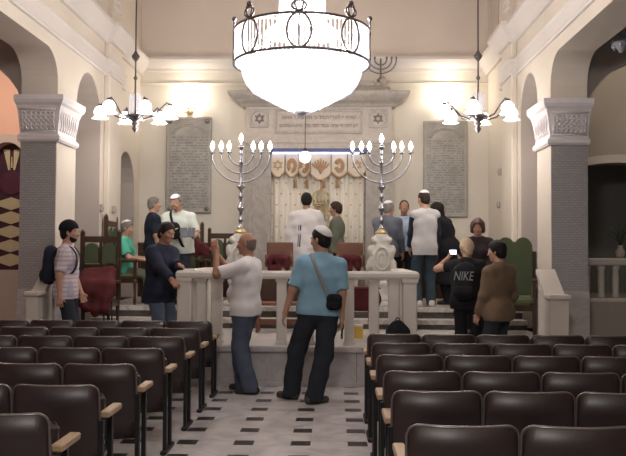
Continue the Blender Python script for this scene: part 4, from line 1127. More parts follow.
def chandelier_small(x, y, label, a_off):
    t = thing('globe_chandelier', label, 'chandelier', (x, y, 0))
    mb = MB(); mb.lathe([(.001, 3.30), (.02, 3.32), (.045, 3.36), (.02, 3.40), (.06, 3.43), (.03, 3.46), (.13, 3.52), (.14, 3.55), (.03, 3.57), (.016, 3.60), (.012, 4.05), (.03, 4.08), (.012, 4.12), (.012, 4.32), (.05, 4.37), (.06, 4.40), (.03, 4.44), (.011, 4.48), (.011, 7.7)], (0, 0, 0), 12); mb.build('stem', M['bronze'], t)
    mb = MB()
    for i in range(8): a = 2*PI*i/8; mb.lathe([(.001, -.1), (.014, -.06), (.014, .22), (.001, .26)], (.075*math.cos(a), .075*math.sin(a), 3.62), 6)
    mb.build('crystal_rods', M['crystal'], t)
    for i in range(6):
        a = a_off+2*PI*i/6; c, s_ = math.cos(a), math.sin(a); mb = MB()
        mb.tube([(r*c, r*s_, z) for r, z in ((.03, 3.54), (.15, 3.50), (.28, 3.54), (.38, 3.66), (.46, 3.73), (.5, 3.70))], .012, 6)
        mb.lathe([(.02, 0), (.035, .02), (.03, .045), (.012, .05)], (.5*c, .5*s_, 3.665), 10); ar = mb.build('arm', M['bronze'], t)
        mb = MB(); n = 12   # tulip shade opening downwards, wavy rim
        prof = [(.03, .0), (.06, -.02), (.085, -.06), (.088, -.10), (.075, -.135), (.095, -.165), (.112, -.175)]
        vs = []; fs = []
        for k, (r, z) in enumerate(prof):
            for q in range(24):
                b = 2*PI*q/24; rr = r*(1+(.10*math.cos(6*b) if k > 4 else 0)); vs.append((.5*c+rr*math.cos(b), .5*s_+rr*math.sin(b), 3.68+z))
        for k in range(len(prof)-1):
            for q in range(24): fs.append((k*24+q, k*24+(q+1) % 24, k*24+24+(q+1) % 24, k*24+24+q))
        fs.append(tuple(range(24)))
        mb.add(vs, fs, 0, True); mb.build('glass_shade', M['globe'], ar)
chandelier_small(-2.83, 11.0, 'six armed chandelier with lit glass shades hanging at the left of the nave', 0)
chandelier_small(2.04, 11.0, 'six armed chandelier with lit glass shades hanging at the right of the nave', 0.2)

t = thing('eternal_lamp', 'small round lit lamp hanging on a thin wire before the ark curtain', 'lamp', (-.48, 13.2, 3.23))
mb = MB(); mb.sphere((0, 0, 0), .10, 16); mb.build('globe', M['globe'], t)
mb = MB(); mb.lathe([(.05, .085), (.06, .10), (.03, .14), (.006, .16), (.006, 4.47)], (0, 0, 0), 8); mb.build('hanging_wire', M['bronze'], t)
t = thing('pendant_lamp', 'unlit smoky glass pendant lamp hanging in the right aisle', 'lamp', (3.57, 9.7, 4.1))
mb = MB(); mb.lathe([(.008, 1.5), (.008, .68), (.07, .66), (.08, .62), (.05, .58), (.03, .5), (.03, .46)][::-1], (0, 0, 0), 12); mb.build('stem', M['bronze'], t)
mb = MB(); mb.lathe([(.001, 0), (.03, .01), (.05, .05), (.10, .10), (.12, .14), (.09, .18), (.05, .24), (.045, .42), (.07, .50), (.06, .56), (.02, .58)], (0, 0, 0), 14); mb.build('glass_body', M['glass'], t)
for i in range(6): a = 2*PI*i/6; mb = MB(); mb.lathe([(.001, -.06), (.016, -.03), (.001, 0)], (.11*math.cos(a), .11*math.sin(a), .11), 6); mb.build('crystal_drop', M['crystal'], t)

# ================================================================== rows of theatre seats
def seat_proto(sg, label):
    """tip-up seat, facing +y; sg: side of its own armrest and leg frame"""
    t = thing('theatre_seat', label, 'seat', (0, 0, 0), 0, 'brown theatre seats in rows')
    hw, zt, zb, r, th = .2425, .835, .33, .05, .05
    def yy(x, z): return 1.05*x*x - .03 - (z-zb)*.13
    def top(x):
        e = abs(x)-(hw-r)
        return zt-r+math.sqrt(max(0, r*r-e*e)) if e > 0 else zt
    xs = [-hw+.0005, -hw+.008, -hw+.02, -hw+.035] + [-hw+r+(2*hw-2*r)*i/12 for i in range(13)] + [hw-.035, hw-.02, hw-.008, hw-.0005]
    rows = 5; vs = []; fs = []; n = len(xs)
    for side in (0, 1):
        for x in xs:
            for k in range(rows):
                u = k/(rows-1); z = zb+(top(x)-zb)*u; bulge = .012*math.sin(PI*u)*(1 if side else -1)
                vs.append((x, yy(x, z)+(th if side else 0)+bulge, z))
    o2 = n*rows
    for i in range(n-1):
        for k in range(rows-1):
            a = i*rows+k; fs.append((a, a+rows, a+rows+1, a+1)); fs.append((o2+a, o2+a+1, o2+a+rows+1, o2+a+rows))
        fs.append((i*rows+rows-1, (i+1)*rows+rows-1, o2+(i+1)*rows+rows-1, o2+i*rows+rows-1)); fs.append((i*rows, o2+i*rows, o2+(i+1)*rows, (i+1)*rows))
    for k in range(rows-1):
        fs.append((k, k+1, o2+k+1, o2+k)); a = (n-1)*rows+k; fs.append((a, o2+a, o2+a+1, a+1))
    mb = MB(); mb.add(vs, fs, 0, True); mb.build('backrest', M['seatback'], t)
    mb = MB(); path = [(-hw, .42), (-hw, .6)] + [(x, top(x)) for x in xs] + [(hw, .6), (hw, .42)]
    mb.tube([(x, yy(x, z)+th*.5, z) for x, z in path], .019, 8, flat=.5); mb.build('edge_beading', M['trim'], t)
    mb = MB(); mb.box(-.225, .225, 0, .085, 0, .40, bev=.03, M=T(0, .10, .36) @ Matrix.Rotation(-.14, 4, 'X')); mb.build('seat', M['seatback'], t)
    x = sg*.256
    mb = MB(); mb.box(x-.03, x+.03, .07, .35, .632, .668, bev=.007); mb.build('armrest', M['armwood'], t)
    for y in (.02, .20):
        mb = MB(); mb.box(x-.014, x+.014, y-.018, y+.018, .03, .63); mb.build('leg', M['black'], t)
    mb = MB(); mb.box(x-.025, x+.025, -.05, .30, 0, .035, bev=.01); mb.build('foot_bar', M['black'], t)
    mb = MB(); mb.box(*sorted((x, sg*.2)), .0, .05, .40, .44); mb.build('hinge_bracket', M['black'], t)
    return t
ORD = ['front', 'second', 'third', 'fourth', 'fifth', 'sixth', 'seventh']
NTH = ['on the aisle', 'second from the aisle', 'third from the aisle', 'fourth from the aisle', 'fifth from the aisle']
def block(side, rows):
    first = None
    for r, (y, n) in enumerate(rows):
        for k in range(n):
            lab = 'brown tip-up theatre seat, %s block, %s row, %s' % (side, ORD[r], NTH[k])
            x = (-1.585-.51*k) if side == 'left' else (.583+.51*k)
            if first is None:
                first = seat_proto(1 if side == 'left' else -1, lab); first.location = (x, y, 0)
            else: dup(first, (x, y, 0), 0, lab)
block('left', [(8.65, 5), (7.85, 4), (7.05, 4), (6.2, 3), (5.32, 2), (4.48, 2), (3.69, 1)])
block('right', [(7.43, 5), (6.70, 5), (5.93, 4), (5.12, 4), (4.40, 3), (3.54, 3)])

# ================================================================== furniture on the chancel
def throne(label, loc, rz, H=1.36, green='greenvelvet'):
    t = thing('armchair', label, 'armchair', loc, rz)
    mb = MB()
    for sg in (-1, 1): mb.box(sg*.27-.028, sg*.27+.028, -.03, .03, .42, H); mb.lathe([(.03, 0), (.034, .02), (.001, .06)], (sg*.27, 0, H), 8)
    mb.box(-.25, .25, -.025, .025, H-.14, H-.05); mb.box(-.25, .25, -.02, .02, H-.52, H-.46); mb.box(-.02, .02, -.02, .02, H-.5, H-.1)
    mb.build('back_frame', M['darkwood'], t)
    for sg in (-1, 1):
        a = [(sg*.13-.10, H-.45), (sg*.13+.10, H-.45)] + arc(sg*.13, H-.25, .10, 0, PI, 10); mb = MB(); mb.prism(a, -.03, .04, 'XZ'); mb.build('back_panel', M[green], t)
        mb = MB(); mb.box(sg*.27-.035, sg*.27+.035, -.02, .50, .66, .71, bev=.012); mb.box(sg*.27-.022, sg*.27+.022, .44, .485, .42, .67); mb.build('arm', M['darkwood'], t)
        for y in (.0, .46): mb = MB(); mb.lathe([(.02, 0), (.028, .08), (.02, .16), (.03, .34), (.03, .40)], (sg*.26, y, 0), 8); mb.build('leg', M['darkwood'], t)
    mb = MB(); mb.box(-.24, .24, -.02, .035, .48, H-.53, bev=.012); mb.build('lower_back_panel', M[green], t)
    mb = MB(); mb.box(-.28, .28, -.02, .50, .34, .42); mb.build('seat_rail', M['darkwood'], t)
    mb = MB(); mb.box(-.25, .25, .02, .49, .41, .48, bev=.03); mb.build('seat', M['greenlite'], t)
    return t
throne('dark wood armchair with two green arched back panels behind the red coat', (-3.42, 11.42, .48), PI, 1.40)
throne('dark wood armchair under the seated man in the mint green shirt', (-3.54, 12.35, CH), -PI/2)
throne('dark wood armchair with green back standing behind the man in the navy shirt', (-2.45, 12.95, CH), PI, 1.28)
throne('dark wood green backed armchair beside the pedestal behind the bald man in white', (-1.85, 13.35, CH), PI, 1.2)

def wingchair(label, loc, rz):
    t = thing('upholstered_armchair', label, 'armchair', loc, rz, None)
    out = [(-.23, .42), (.23, .42), (.25, .9)] + arc(.12, 1.2, .13, 0, PI*.8, 8, .16) + arc(-.12, 1.2, .13, PI*.2, PI, 8, .16) + [(-.25, .9)]
    mb = MB(); mb.prism(out, -.03, .07, 'XZ'); mb.build('backrest', M['greenvelvet'], t)
    mb = MB(); mb.box(-.26, .26, .04, .54, .42, .54, bev=.04); mb.build('seat', M['greenlite'], t)
    for sg in (-1, 1):
        mb = MB(); mb.box(sg*.275-.03, sg*.275+.03, -.05, .02, .0, 1.16, bev=.01); mb.box(sg*.275-.035, sg*.275+.035, -.04, .5, .72, .78, bev=.015); mb.box(sg*.275-.025, sg*.275+.025, .44, .5, 0, .74); mb.build('side_frame', M['darkwood'], t)
        mb = MB(); mb.box(sg*.262-.012, sg*.262+.012, .03, .44, .56, .70, bev=.01); mb.build('side_pad', M['greenlite'], t)
    mb = MB(); mb.box(-.26, .26, 0, .5, .34, .42); mb.build('seat_rail', M['darkwood'], t)
wingchair('green upholstered high armchair against the right wall beside the pillar', (2.60, 11.25, .48), PI-.25)

# plain chair with the red coat thrown over it
t = thing('metal_chair', 'black metal chair under the red coat beside the man in the black cap', 'chair', (-3.28, 10.86, .48), PI)
mb = MB()
for sg in (-1, 1):
    for y in (0, .38): q = MB(); q.tube([(sg*.2, y, 0), (sg*.19, y, .45)], .011, 8); q.build('leg', M['black'], t)
    mb.tube([(sg*.19, 0, .45), (sg*.19, -.03, .85)], .011, 8)
mb.tube([(-.19, -.03, .85), (.19, -.03, .85)], .011, 8); mb.build('back_frame', M['black'], t)
mb = MB(); mb.box(-.21, .21, -.01, .4, .44, .475, bev=.012); mb.build('seat', M['black'], t)
B = Sdf(); B.noise = .010; B.nf = .8
B.noise = .013; B.nf = .75
B.cap((-.20, -.02, .80), (.20, -.02, .80), .065, front=(0, 1, 0), ratio=.8, k=.06)
for x0, x1, zz, w_ in ((-.20, -.27, .34, .10), (-.07, -.12, .30, .09), (.07, .05, .36, .10), (.19, .25, .32, .09)): B.cap((x0, .0, .80), (x1*.9, .24, .60), .09, w_, k=.09); B.cap((x1*.9, .24, .60), (x1, .44, zz), w_, w_*.7, k=.09)
B.ell((0, .16, .60), (.25, .2, .12), k=.1)
o = B.mesh('coat', M['redcloth'], .013); o.scale = (.86, 1, 1); o.location = (-3.28, 10.86, .485); o.rotation_euler = (0, 0, PI)
tag(o, 'crumpled dark red coat thrown over the black metal chair', 'coat')

# reading desks with red cloths in front of the ark
def desk(x, label, side):
    t = thing('reading_desk', label, 'desk', (x, 12.45, CH))
    mb = MB(); mb.box(-.13, .13, -.1, .1, 0, .62, bev=.012); mb.box(-.16, .16, -.13, .13, 0, .06); mb.build('pedestal', M['rail'], t)
    mb = MB(); mb.box(-.21, .21, -.03, .03, .60, .99, bev=.012, M=T(0, .08, 0)); mb.box(-.22, .22, -.16, .12, .60, .63); mb.build('board', M['redwood'], t)
    for sg in (-1, 1): q = MB(); q.lathe([(.02, .62), (.03, .66), (.02, .72), (.03, .78), (.001, .80)], (sg*.2, -.13, 0), 8); q.build('knob', M['redwood'], t)
    B = Sdf(); B.noise = .010; B.ell((0, -.06, .72), (.18, .085, .095), k=.05); B.cap((-.15, -.13, .72), (-.13, -.17, .56), .05, .04, k=.07); B.cap((-.02, -.15, .72), (.0, -.19, .54), .055, .045, k=.07); B.cap((.12, -.14, .70), (.13, -.18, .57), .05, .04, k=.07)
    c = B.mesh('velvet_cloth', M['redcloth'], .012); c.location = (x, 12.45, CH); tag(c, 'red velvet cloth bundled on the desk to the %s of the prayer shawl' % side, 'cloth')
desk(-.85, 'brown reading desk to the left of the man in the prayer shawl', 'left')
desk(.27, 'brown reading desk to the right of the man in the prayer shawl', 'right')
# dark panelling along the foot of the back wall
for x0, x1, nm in ((XL, -1.66, 'left'), (1.13, XR, 'right')):
    mb = MB(); mb.box(x0, x1, YB-.05, YB, CH, CH+.95)
    n = int((x1-x0)/.45)
    for i in range(n): w_ = (x1-x0)/n; mb.box(x0+i*w_+.05, x0+(i+1)*w_-.05, YB-.065, YB-.05, CH+.12, CH+.85, bev=.01)
    mb.box(x0, x1, YB-.08, YB, CH+.95, CH+1.0); struct(mb.build('trim_panelling_'+nm, M['darkwood']))

# things behind the balustrade
t = thing('wooden_bench', 'red-brown wooden bench behind the balustrade near the man in the white shirt', 'bench', (-.75, 11.1, .48))
mb = MB(); mb.box(-.35, .35, -.17, .17, .38, .43, bev=.012); mb.build('seat', M['redwood'], t)
mb = MB(); mb.box(-.35, .35, .15, .19, .43, .80, bev=.012); mb.build('backrest', M['darkwood'], t)
for sg in (-1, 1): mb = MB(); mb.box(sg*.31-.02, sg*.31+.02, -.15, .17, 0, .38); mb.build('leg', M['redwood'], t)
mb = MB(); mb.box(-.3, .3, -.02, .02, .10, .18); mb.build('stretcher', M['redwood'], t)
t = thing('side_table', 'small black legged table with dark red cloth behind the balustrade', 'table', (.31, 10.35, .48))
for sx in (-1, 1):
    for sy in (-1, 1): mb = MB(); mb.tube([(sx*.19, sy*.15, 0), (sx*.16, sy*.13, .62)], .012, 8); mb.build('leg', M['black'], t)
mb = MB(); mb.box(-.2, .2, -.16, .16, .62, .65, bev=.01); mb.build('tabletop', M['darkwood'], t)
B = Sdf(); B.noise = .005; B.cap((-.16, 0, .66), (.16, 0, .66), .17, front=(0, 0, 1), ratio=.12, k=.03); B.cap((-.17, -.15, .52), (.17, -.15, .52), .16, front=(0, 1, 0), ratio=.12, k=.05)
o = B.mesh('tablecloth', M['redcloth'], .012); o.location = (.31, 10.35, .48); tag(o, 'dark red cloth lying over the small table behind the balustrade', 'cloth')
t = thing('carton', 'yellow carton on the platform floor under the small table', 'box', (.32, 10.33, .482))
mb = MB(); mb.box(-.08, .08, -.06, .06, 0, .16, bev=.004); mb.build('box_body', M['yellow'], t)
mb = MB(); mb.box(-.081, .081, -.061, .061, .155, .18, bev=.004); mb.build('lid', M['rail'], t)
t = thing('plant_vase', 'pale vase with dark leaves on the right aisle balustrade', 'vase', (4.05, 11.11, 1.55))
mb = MB(); mb.lathe([(.04, 0), (.06, .04), (.065, .09), (.03, .15), (.04, .18)], (0, 0, 0), 12); mb.build('vase_body', M['ark2'], t)
mb = MB(); random.seed(3)
for i in range(16):
    a = random.uniform(0, 2*PI); q = random.uniform(.05, .17); h = random.uniform(.1, .3); p0 = Vector((0, 0, .17)); p1 = Vector((q*.5*math.cos(a), q*.5*math.sin(a), .17+h*.7)); p2 = Vector((q*math.cos(a), q*math.sin(a), .17+h))
    mb.tube([p0, p1, (p1+p2)/2, p2], [.004, .012, .022, .003], 6, flat=.25)
mb.build('leaves', M['leaf'], t)

# ================================================================== people
def backpack(p, label, mm, wide=.30, hgt=.42, z0=.06, text=None, pocket=True, depth=.15, m2=None):
    t = bpy.data.objects.new('backpack', None); link(t); t.location = p.pos; t.rotation_euler = (0, 0, p.yaw); tag(t, label, 'backpack')
    y0 = -.125*p.k-.03
    B = Sdf(); B.noise = .003
    for sg in (-1, 1): B.cap(p.t(sg*(wide/2-.09), y0-.05, z0+.09), p.t(sg*(wide/2-.09), y0-.04, z0+hgt-.09), .09, front=p.fr, ratio=depth/.18, k=.06)
    B.cap(p.t(0, y0-.05, z0+.08), p.t(0, y0-.04, z0+hgt-.06), .09, front=p.fr, ratio=depth/.18, k=.06)
    B.mesh('pack_body', mm, .010, t)
    if pocket:
        B = Sdf(); B.cap(p.t(-wide/2+.1, y0-.12, z0+.10), p.t(wide/2-.1, y0-.12, z0+.10), .075, front=p.fr, ratio=.5, k=.03); B.mesh('front_pocket', m2 or mm, .010, t)
    for sg in (-1, 1):
        pts = []
        for x, y, z in ((.08, -.15, .40), (.09, -.12, .49), (.10, -.03, .545), (.105, .07, .52), (.115, .135, .42), (.13, .145, .30), (.155, .11, .20), (.185, .0, .14), (.15, -.13, .10)): pts.append(p.t(sg*x*p.w, y, z))
        P = [Vector(q) for q in pts]; Q = []
        for i in range(len(P)-1):
            for u in (0, .33, .66): Q.append(P[i].lerp(P[i+1], u))
        Q.append(P[-1])
        for _ in range(3): Q = [Q[0]]+[(Q[i-1]+Q[i]*2+Q[i+1])/4 for i in range(1, len(Q)-1)]+[Q[-1]]
        mb = MB(); c0 = Vector(p.t(sg*.09, 0, .3)); mb.tube(Q, .022, 8, flat=.35, up=[(q-c0) for q in Q]); mb.build('shoulder_strap', mm, t)
    if text:
        o = lettering(text, .16, 0, 0, 0, M['grey_cloth'], t, wmax=.25, shear=.25, ext=.003)
        o.location = Vector(p.t(.0, y0-.05-depth/2-.012, z0+hgt*.66)); o.rotation_euler = (PI/2, 0, 0)
    return t

# man in black cap
p = Person('bearded man in black cap and checked shirt carrying a backpack by the left pillar', (-3.38, 9.82, .16), -82, 1.80, 'skin', lean=2, hyaw=4, lh=(-3.22, 9.98, 1.02), rh=(-3.36, 9.52, .98), curl=.8)
p.shirt(M['plaid'], .85, .018, .12); p.trousers(M['jeans_dk']); p.shoes(M['shoe']); p.hair(M['hair_blk'], 'short'); p.beard(M['hair_blk'])
B = Sdf(); R = p.Rh
B.ell(p.hp(0, -.012, .05), np.array([.100, .122, .118])*p.k, R, k=.01); B.cut(-(R @ np.array([0, -.12, 1.])), p.hp(0, 0, .045)); 
B.cap(p.hp(-.03, .10, .05), p.hp(-.03, .185, .045), .055*p.k, .05*p.k, front=R @ np.array([0, 0, 1.]), ratio=.2, k=.02); B.cap(p.hp(.03, .10, .05), p.hp(.03, .185, .045), .055*p.k, .05*p.k, front=R @ np.array([0, 0, 1.]), ratio=.2, k=.02)
B.mesh('cap', M['blk_cloth'], .007, p.o)
backpack(p, 'dark navy backpack on the back of the man in the black cap', M['navy'], wide=.30, hgt=.44)
# seated man in mint green
p = Person('seated man in mint green shirt and white kippah on the dark armchair', (-3.50, 12.35, CH), -90, 1.66, 'skin', lean=4, hyaw=-4, hpitch=8, sit=.45, lh=(-2.98, 12.52, 1.50), rh=(-2.96, 12.15, 1.48), feet=[(-2.86, 12.5, 0), (-2.86, 12.18, 0)], lhint=(0, .4, -1), rhint=(0, -.4, -1), shift=(0, .16))
p.shirt(M['greentee'], .8, .02, .06); p.trousers(M['greensweater']); p.shoes(M['shoe']); p.hair(M['hair_gry'], 'short'); p.kippah(M['white'])
# man in navy at the back
p = Person('man in dark navy shirt standing behind the man with the white kippah and strap', (-3.0, 12.95, CH), -65, 1.73, 'skin', hyaw=-5)
p.shirt(M['navy'], .9, .018); p.trousers(M['blk_cloth']); p.shoes(M['shoe']); p.hair(M['hair_gry'], 'short')
# man with white kippah reading
p = Person('man in pale shirt with white kippah and black strap reading a book', (-2.40, 12.15, CH), 168, 1.72, 'skin', lean=6, hpitch=34, hyaw=-6, lh=(-2.12, 11.78, 1.83), rh=(-2.46, 11.8, 1.88), lhint=(.5, .3, -1), rhint=(-.5, .3, -1), fdirs=[(.1, -.3, .8), (.5, -.3, .6)], wide=1.08)
p.shirt(M['palegreen'], .9, .022, .12); p.trousers(M['jeans_dk']); p.shoes(M['shoe']); p.hair(M['hair_gry'], 'receding'); p.kippah(M['white'], 12)
P, nr = p.strap(1, .02); mb = MB(); mb.tube(P, .022, 8, closed=True, flat=.3, up=nr)
t = bpy.data.objects.new('shoulder_bag', None); link(t); t.location = p.pos; t.rotation_euler = (0, 0, p.yaw); tag(t, 'black shoulder bag worn across the chest of the reading man', 'bag')
mb.build('strap', M['blk_cloth'], t)
B = Sdf(); B.cap(p.t(-.02, .20, .20), p.t(.06, .20, .20), .085, front=p.fr, ratio=.4, k=.02); B.cap(p.t(-.02, .20, .30), p.t(.06, .20, .30), .085, front=p.fr, ratio=.4, k=.02); B.mesh('bag_body', M['blk_cloth'], .010, t)
t = thing('book', 'open prayer book held by the man in the pale shirt', 'book', (-2.19, 11.70, 1.90), .15)
for sg in (-1, 1):
    mb = MB(); mb.box(*sorted((0, sg*.11)), -.006, .006, -.08, .08, M=Rz(-sg*.25) @ Matrix.Rotation(-.5, 4, 'X')); mb.build('cover', M['greyjk'], t)
    mb = MB(); mb.box(*sorted((sg*.004, sg*.104)), .006, .016, -.074, .074, M=Rz(-sg*.25) @ Matrix.Rotation(-.5, 4, 'X')); mb.build('pages', M['paper'], t)
B = Sdf(); B.noise = .008; B.cap((-.05, 0, .02), (.0, 0, -.10), .04, .065, k=.05); B.cap((0, 0, -.10), (.10, -.02, -.20), .06, .045, k=.05); B.cap((.02, 0, -.05), (.14, 0, -.12), .04, .03, k=.05); B.cap((-.02, 0, -.10), (-.06, 0, -.24), .05, .03, k=.05)
o = B.mesh('cloth_bag', M['redcloth'], .012); o.location = (-2.0, 11.72, 1.76); tag(o, 'red cloth bag hanging below the book of the reading man', 'bag')

# man in navy shirt at the end of the balustrade
p = Person('dark haired man in navy shirt standing at the left end of the stone balustrade', (-2.20, 9.92, .16), -118, 1.81, 'skin_dk', lean=5, hpitch=14, hyaw=0, lh=(-1.90, 9.62, 1.44), rh=(-1.86, 9.32, 1.17), lhint=(-.3, .5, -.8), rhint=(-.6, -.2, -.8), wide=1.04)
p.shirt(M['navy'], 1.93, .026, .16); p.trousers(M['jeans_lt']); p.shoes(M['shoe']); p.hair(M['hair_blk'], 'short', .018)
t = thing('paper_sheets', 'folded white papers on the left end of the stone handrail', 'paper', (-1.74, 9.5, 1.381))
mb = MB(); mb.box(-.08, .08, -.05, .05, 0, .012, bev=.003); mb.box(-.07, .06, -.045, .045, .012, .02, M=Rz(.2)); mb.build('sheets', M['paper'], t)

# man in white T-shirt
p = Person('bald man in white T-shirt and jeans raising both hands, standing in the aisle', (-1.00, 8.98, 0), 74, 1.82, 'skin_dk', lean=-2, hyaw=4, hpitch=2, lh=(-1.33, 8.86, 1.60), rh=(-1.35, 9.06, 1.58), lhint=(-.3, -.3, -1), rhint=(-.3, .3, -1), feet=[(-.92, 8.86, 8), (-1.03, 9.10, -6)], fdirs=[(-.2, 0, 1), (-.2, 0, 1)], belly=.03, wide=1.0, vox=.008)
p.shirt(M['white'], .86, .024, .095); p.trousers(M['jeans'], .030, .005, cuff=.012); p.shoes(M['shoe']); p.hair(M['stubble'], 'fringe', .003)
# man in blue T-shirt
p = Person('man in light blue T-shirt with white kippah standing with his back to us', (-.15, 8.42, 0), 4, 1.865, 'skin', hyaw=52, hpitch=4, lh=(-.52, 8.40, .93), rh=(.10, 8.38, .86), feet=[(-.46, 8.60, 50), (-.20, 8.34, -58)], side=3, wide=.98, vox=.008, curl=.7)
p.shirt(M['bluetee'], .88, .022, .065); p.trousers(M['jeans_dk'], .030, .005, cuff=.012); p.shoes(M['shoe_gr']); p.hair(M['hair_blk'], 'short'); p.kippah(M['white'], 34, size=.05)
P, nr = p.strap(0, .016, lowz=.02); mb = MB(); mb.tube(P, .02, 8, closed=True, flat=.3, up=nr)
t = bpy.data.objects.new('shoulder_bag', None); link(t); t.location = p.pos; t.rotation_euler = (0, 0, p.yaw); tag(t, 'small dark shoulder bag on a strap across the man in the blue T-shirt', 'bag')
mb.build('strap', M['grey_cloth'], t)
B = Sdf(); B.cap(p.t(.11, -.18, .05), p.t(.17, -.155, .05), .055, front=p.fr, ratio=.5, k=.02); B.cap(p.t(.11, -.18, .11), p.t(.17, -.155, .11), .055, front=p.fr, ratio=.5, k=.02); B.mesh('bag_body', M['blk_cloth'], .009, t)
B = Sdf(); B.cap(p.t(.12, -.205, .05), p.t(.16, -.19, .05), .042, front=p.fr, ratio=.35, k=.02); B.mesh('bag_pocket', M['blk_cloth'], .009, t)

# man in the prayer shawl
p = Person('man wrapped in a white prayer shawl with charcoal stripes facing the ark', (-.44, 12.85, CH), -4, 1.80, 'skin', hpitch=10, hyaw=6, lh=(-.62, 13.18, 1.92), rh=(-.28, 13.18, 1.92), lhint=(-.5, -.2, -1), rhint=(.4, -.2, -1), wide=1.0)
p.trousers(M['blk_cloth']); p.shoes(M['shoe']); p.hair(M['hair_blk'], 'short', .016)
B = Sdf(); B.noise = .007; p.torso(B, .025); k = p.k
B.cap(p.t(0, 0, .35), p.t(0, -.02, -.50), .165, .23, front=p.fr, ratio=.75, k=.08)
for i in range(2):
    sg = -1 if i == 0 else 1
    B.cap(p.sh[i], p.el[i], .075, .07, k=.06); B.cap(p.el[i], p.el[i]+(p.wr[i]-p.el[i])*.75, .07, .05, k=.05)
    B.cap(p.el[i], p.el[i]+np.array([sg*.02, 0, -.36]), .06, .05, k=.08); B.cap((p.sh[i]+p.el[i])/2, (p.sh[i]+p.el[i])/2+np.array([sg*.0, 0, -.5]), .075, .08, k=.08)
B.cut((0, 0, -1), p.t(0, 0, -.42)); sh = B.mesh('prayer_shawl', M['white'], .011, p.o)
for dx, w_ in ((-.07, .010), (-.10, .006)):
    mb = MB(); pts = []
    for z in np.linspace(.30, -.05, 14):
        o_ = p.t(dx-.04*(.4-z), 0, z); tt = np.linspace(0, .5, 150); F = B.dist(o_-tt[:, None]*p.fr); out = np.where(F > .003)[0]; pts.append(Vector(o_-(tt[out[0]] if len(out) else .2)*p.fr))
    mb.tube(pts, w_, 6, flat=.25, up=(0, 1, 0)); mb.build('stripe', M['tallitstripe'], sh)

p = Person('dark haired man in grey green jacket standing by the gold crown on the ark curtain', (.06, 13.35, CH), 78, 1.68, 'skin', hpitch=4)
p.coat(M['greensweater'], .12, .022); p.trousers(M['blk_cloth']); p.shoes(M['shoe']); p.hair(M['hair_brn'], 'short', .02)
p = Person('man in slate jacket and white kippah behind the right stone pedestal', (.86, 12.62, CH), -28, 1.66, 'skin', lean=6, hyaw=-10, hpitch=8, lh=(.84, 12.95, 1.62), rh=(1.15, 12.72, 1.5))
p.coat(M['greyjk'], .16, .026); p.trousers(M['blk_cloth']); p.shoes(M['shoe']); p.hair(M['hair_gry'], 'short'); p.kippah(M['white'], 20)
p = Person('man in striped blue shirt facing us between the slate jacket and the pale vest', (1.19, 13.1, CH), 172, 1.70, 'skin_dk', hpitch=18, hyaw=6, lh=(1.35, 12.85, 1.62), rh=(1.10, 12.85, 1.55))
p.shirt(M['bluestripe'], 1.9, .02, .06); p.trousers(M['blk_cloth']); p.shoes(M['shoe']); p.hair(M['hair_blk'], 'receding', .008)
p = Person('tall man in pale grey vest and white kippah seen from behind on the chancel', (1.42, 12.12, CH), 14, 1.78, 'skin', hyaw=14, hpitch=8, lh=(1.20, 12.3, 1.60), rh=(1.62, 12.30, 1.55), wide=.88)
p.shirt(M['vest'], .03, .018, .16, name='vest'); B = Sdf(); B.noise = .003
for i in range(2): p.arm(B, i, .018, .02, 1.92)
sm = Sdf()
for i, nm in ((0, 'l'), (1, 'r')):
    sm = Sdf(); sm.noise = .003; p.arm(sm, i, .024, .024, 1.92); sm.mesh('sleeve', M['navy'], .009, p.o)
p.trousers(M['jeans_teal'], .02, .004); p.shoes(M['rail']); p.hair(M['hair_brn'], 'short', .008); p.kippah(M['white'], 14)
p = Person('hunched figure in long black coat behind the man in the pale vest', (1.90, 12.72, CH), 62, 1.68, 'skin', lean=20, hpitch=14, lh=(1.5, 12.8, 1.5), rh=(1.55, 13.0, 1.5))
p.coat(M['blk_cloth'], .62, .045, flare=.08); p.trousers(M['blk_cloth']); p.shoes(M['shoe']); p.hair(M['hair_blk'], 'bob', .02)
p = Person('woman with dark red bobbed hair and plum jacket facing us on the steps', (2.04, 11.05, .48), 168, 1.60, 'skin', hpitch=10, female=True, lh=(2.10, 10.83, 1.38), rh=(1.92, 10.83, 1.36))
p.shirt(M['plumjk'], 1.95, .022, .18); p.trousers(M['blk_cloth']); p.shoes(M['shoe']); p.hair(M['hair_red'], 'bob', .024)
p = Person('blonde woman in black with a backpack holding up a camera', (1.70, 9.90, .16), -20, 1.62, 'skin', hpitch=14, hyaw=32, female=True, lh=(1.50, 10.16, 1.55), rh=(1.66, 10.2, 1.52), lhint=(-1, -.2, -.75), rhint=(.8, 0, -1), fdirs=[(.4, .4, .8), (-.4, .4, .8)], vox=.008)
p.shirt(M['blk_cloth'], .55, .022, .14); p.trousers(M['blk_cloth']); p.shoes(M['shoe']); p.hair(M['hair_bld'], 'tied', .018)
backpack(p, 'black backpack with grey lettering on the back of the blonde woman', M['blk_cloth'], wide=.30, hgt=.44, z0=.02, text='NIKE')
t = thing('compact_camera', 'small camera with lit screen in the hands of the blonde woman', 'camera', (1.555, 10.17, 1.62), .05)
mb = MB(); mb.box(-.055, .055, -.012, .012, -.035, .035, bev=.005); mb.build('camera_body', M['black'], t)
mb = MB(); mb.box(-.045, .045, -.0155, -.012, -.028, .03); mb.build('screen', M['screen'], t)
mb = MB(); mb.lathe([(.022, 0), (.022, .02), (.001, .022)], (0, 0, 0), 12, M=T(.01, .012, 0) @ Matrix.Rotation(-PI/2, 4, 'X')); mb.build('lens', M['black'], t)
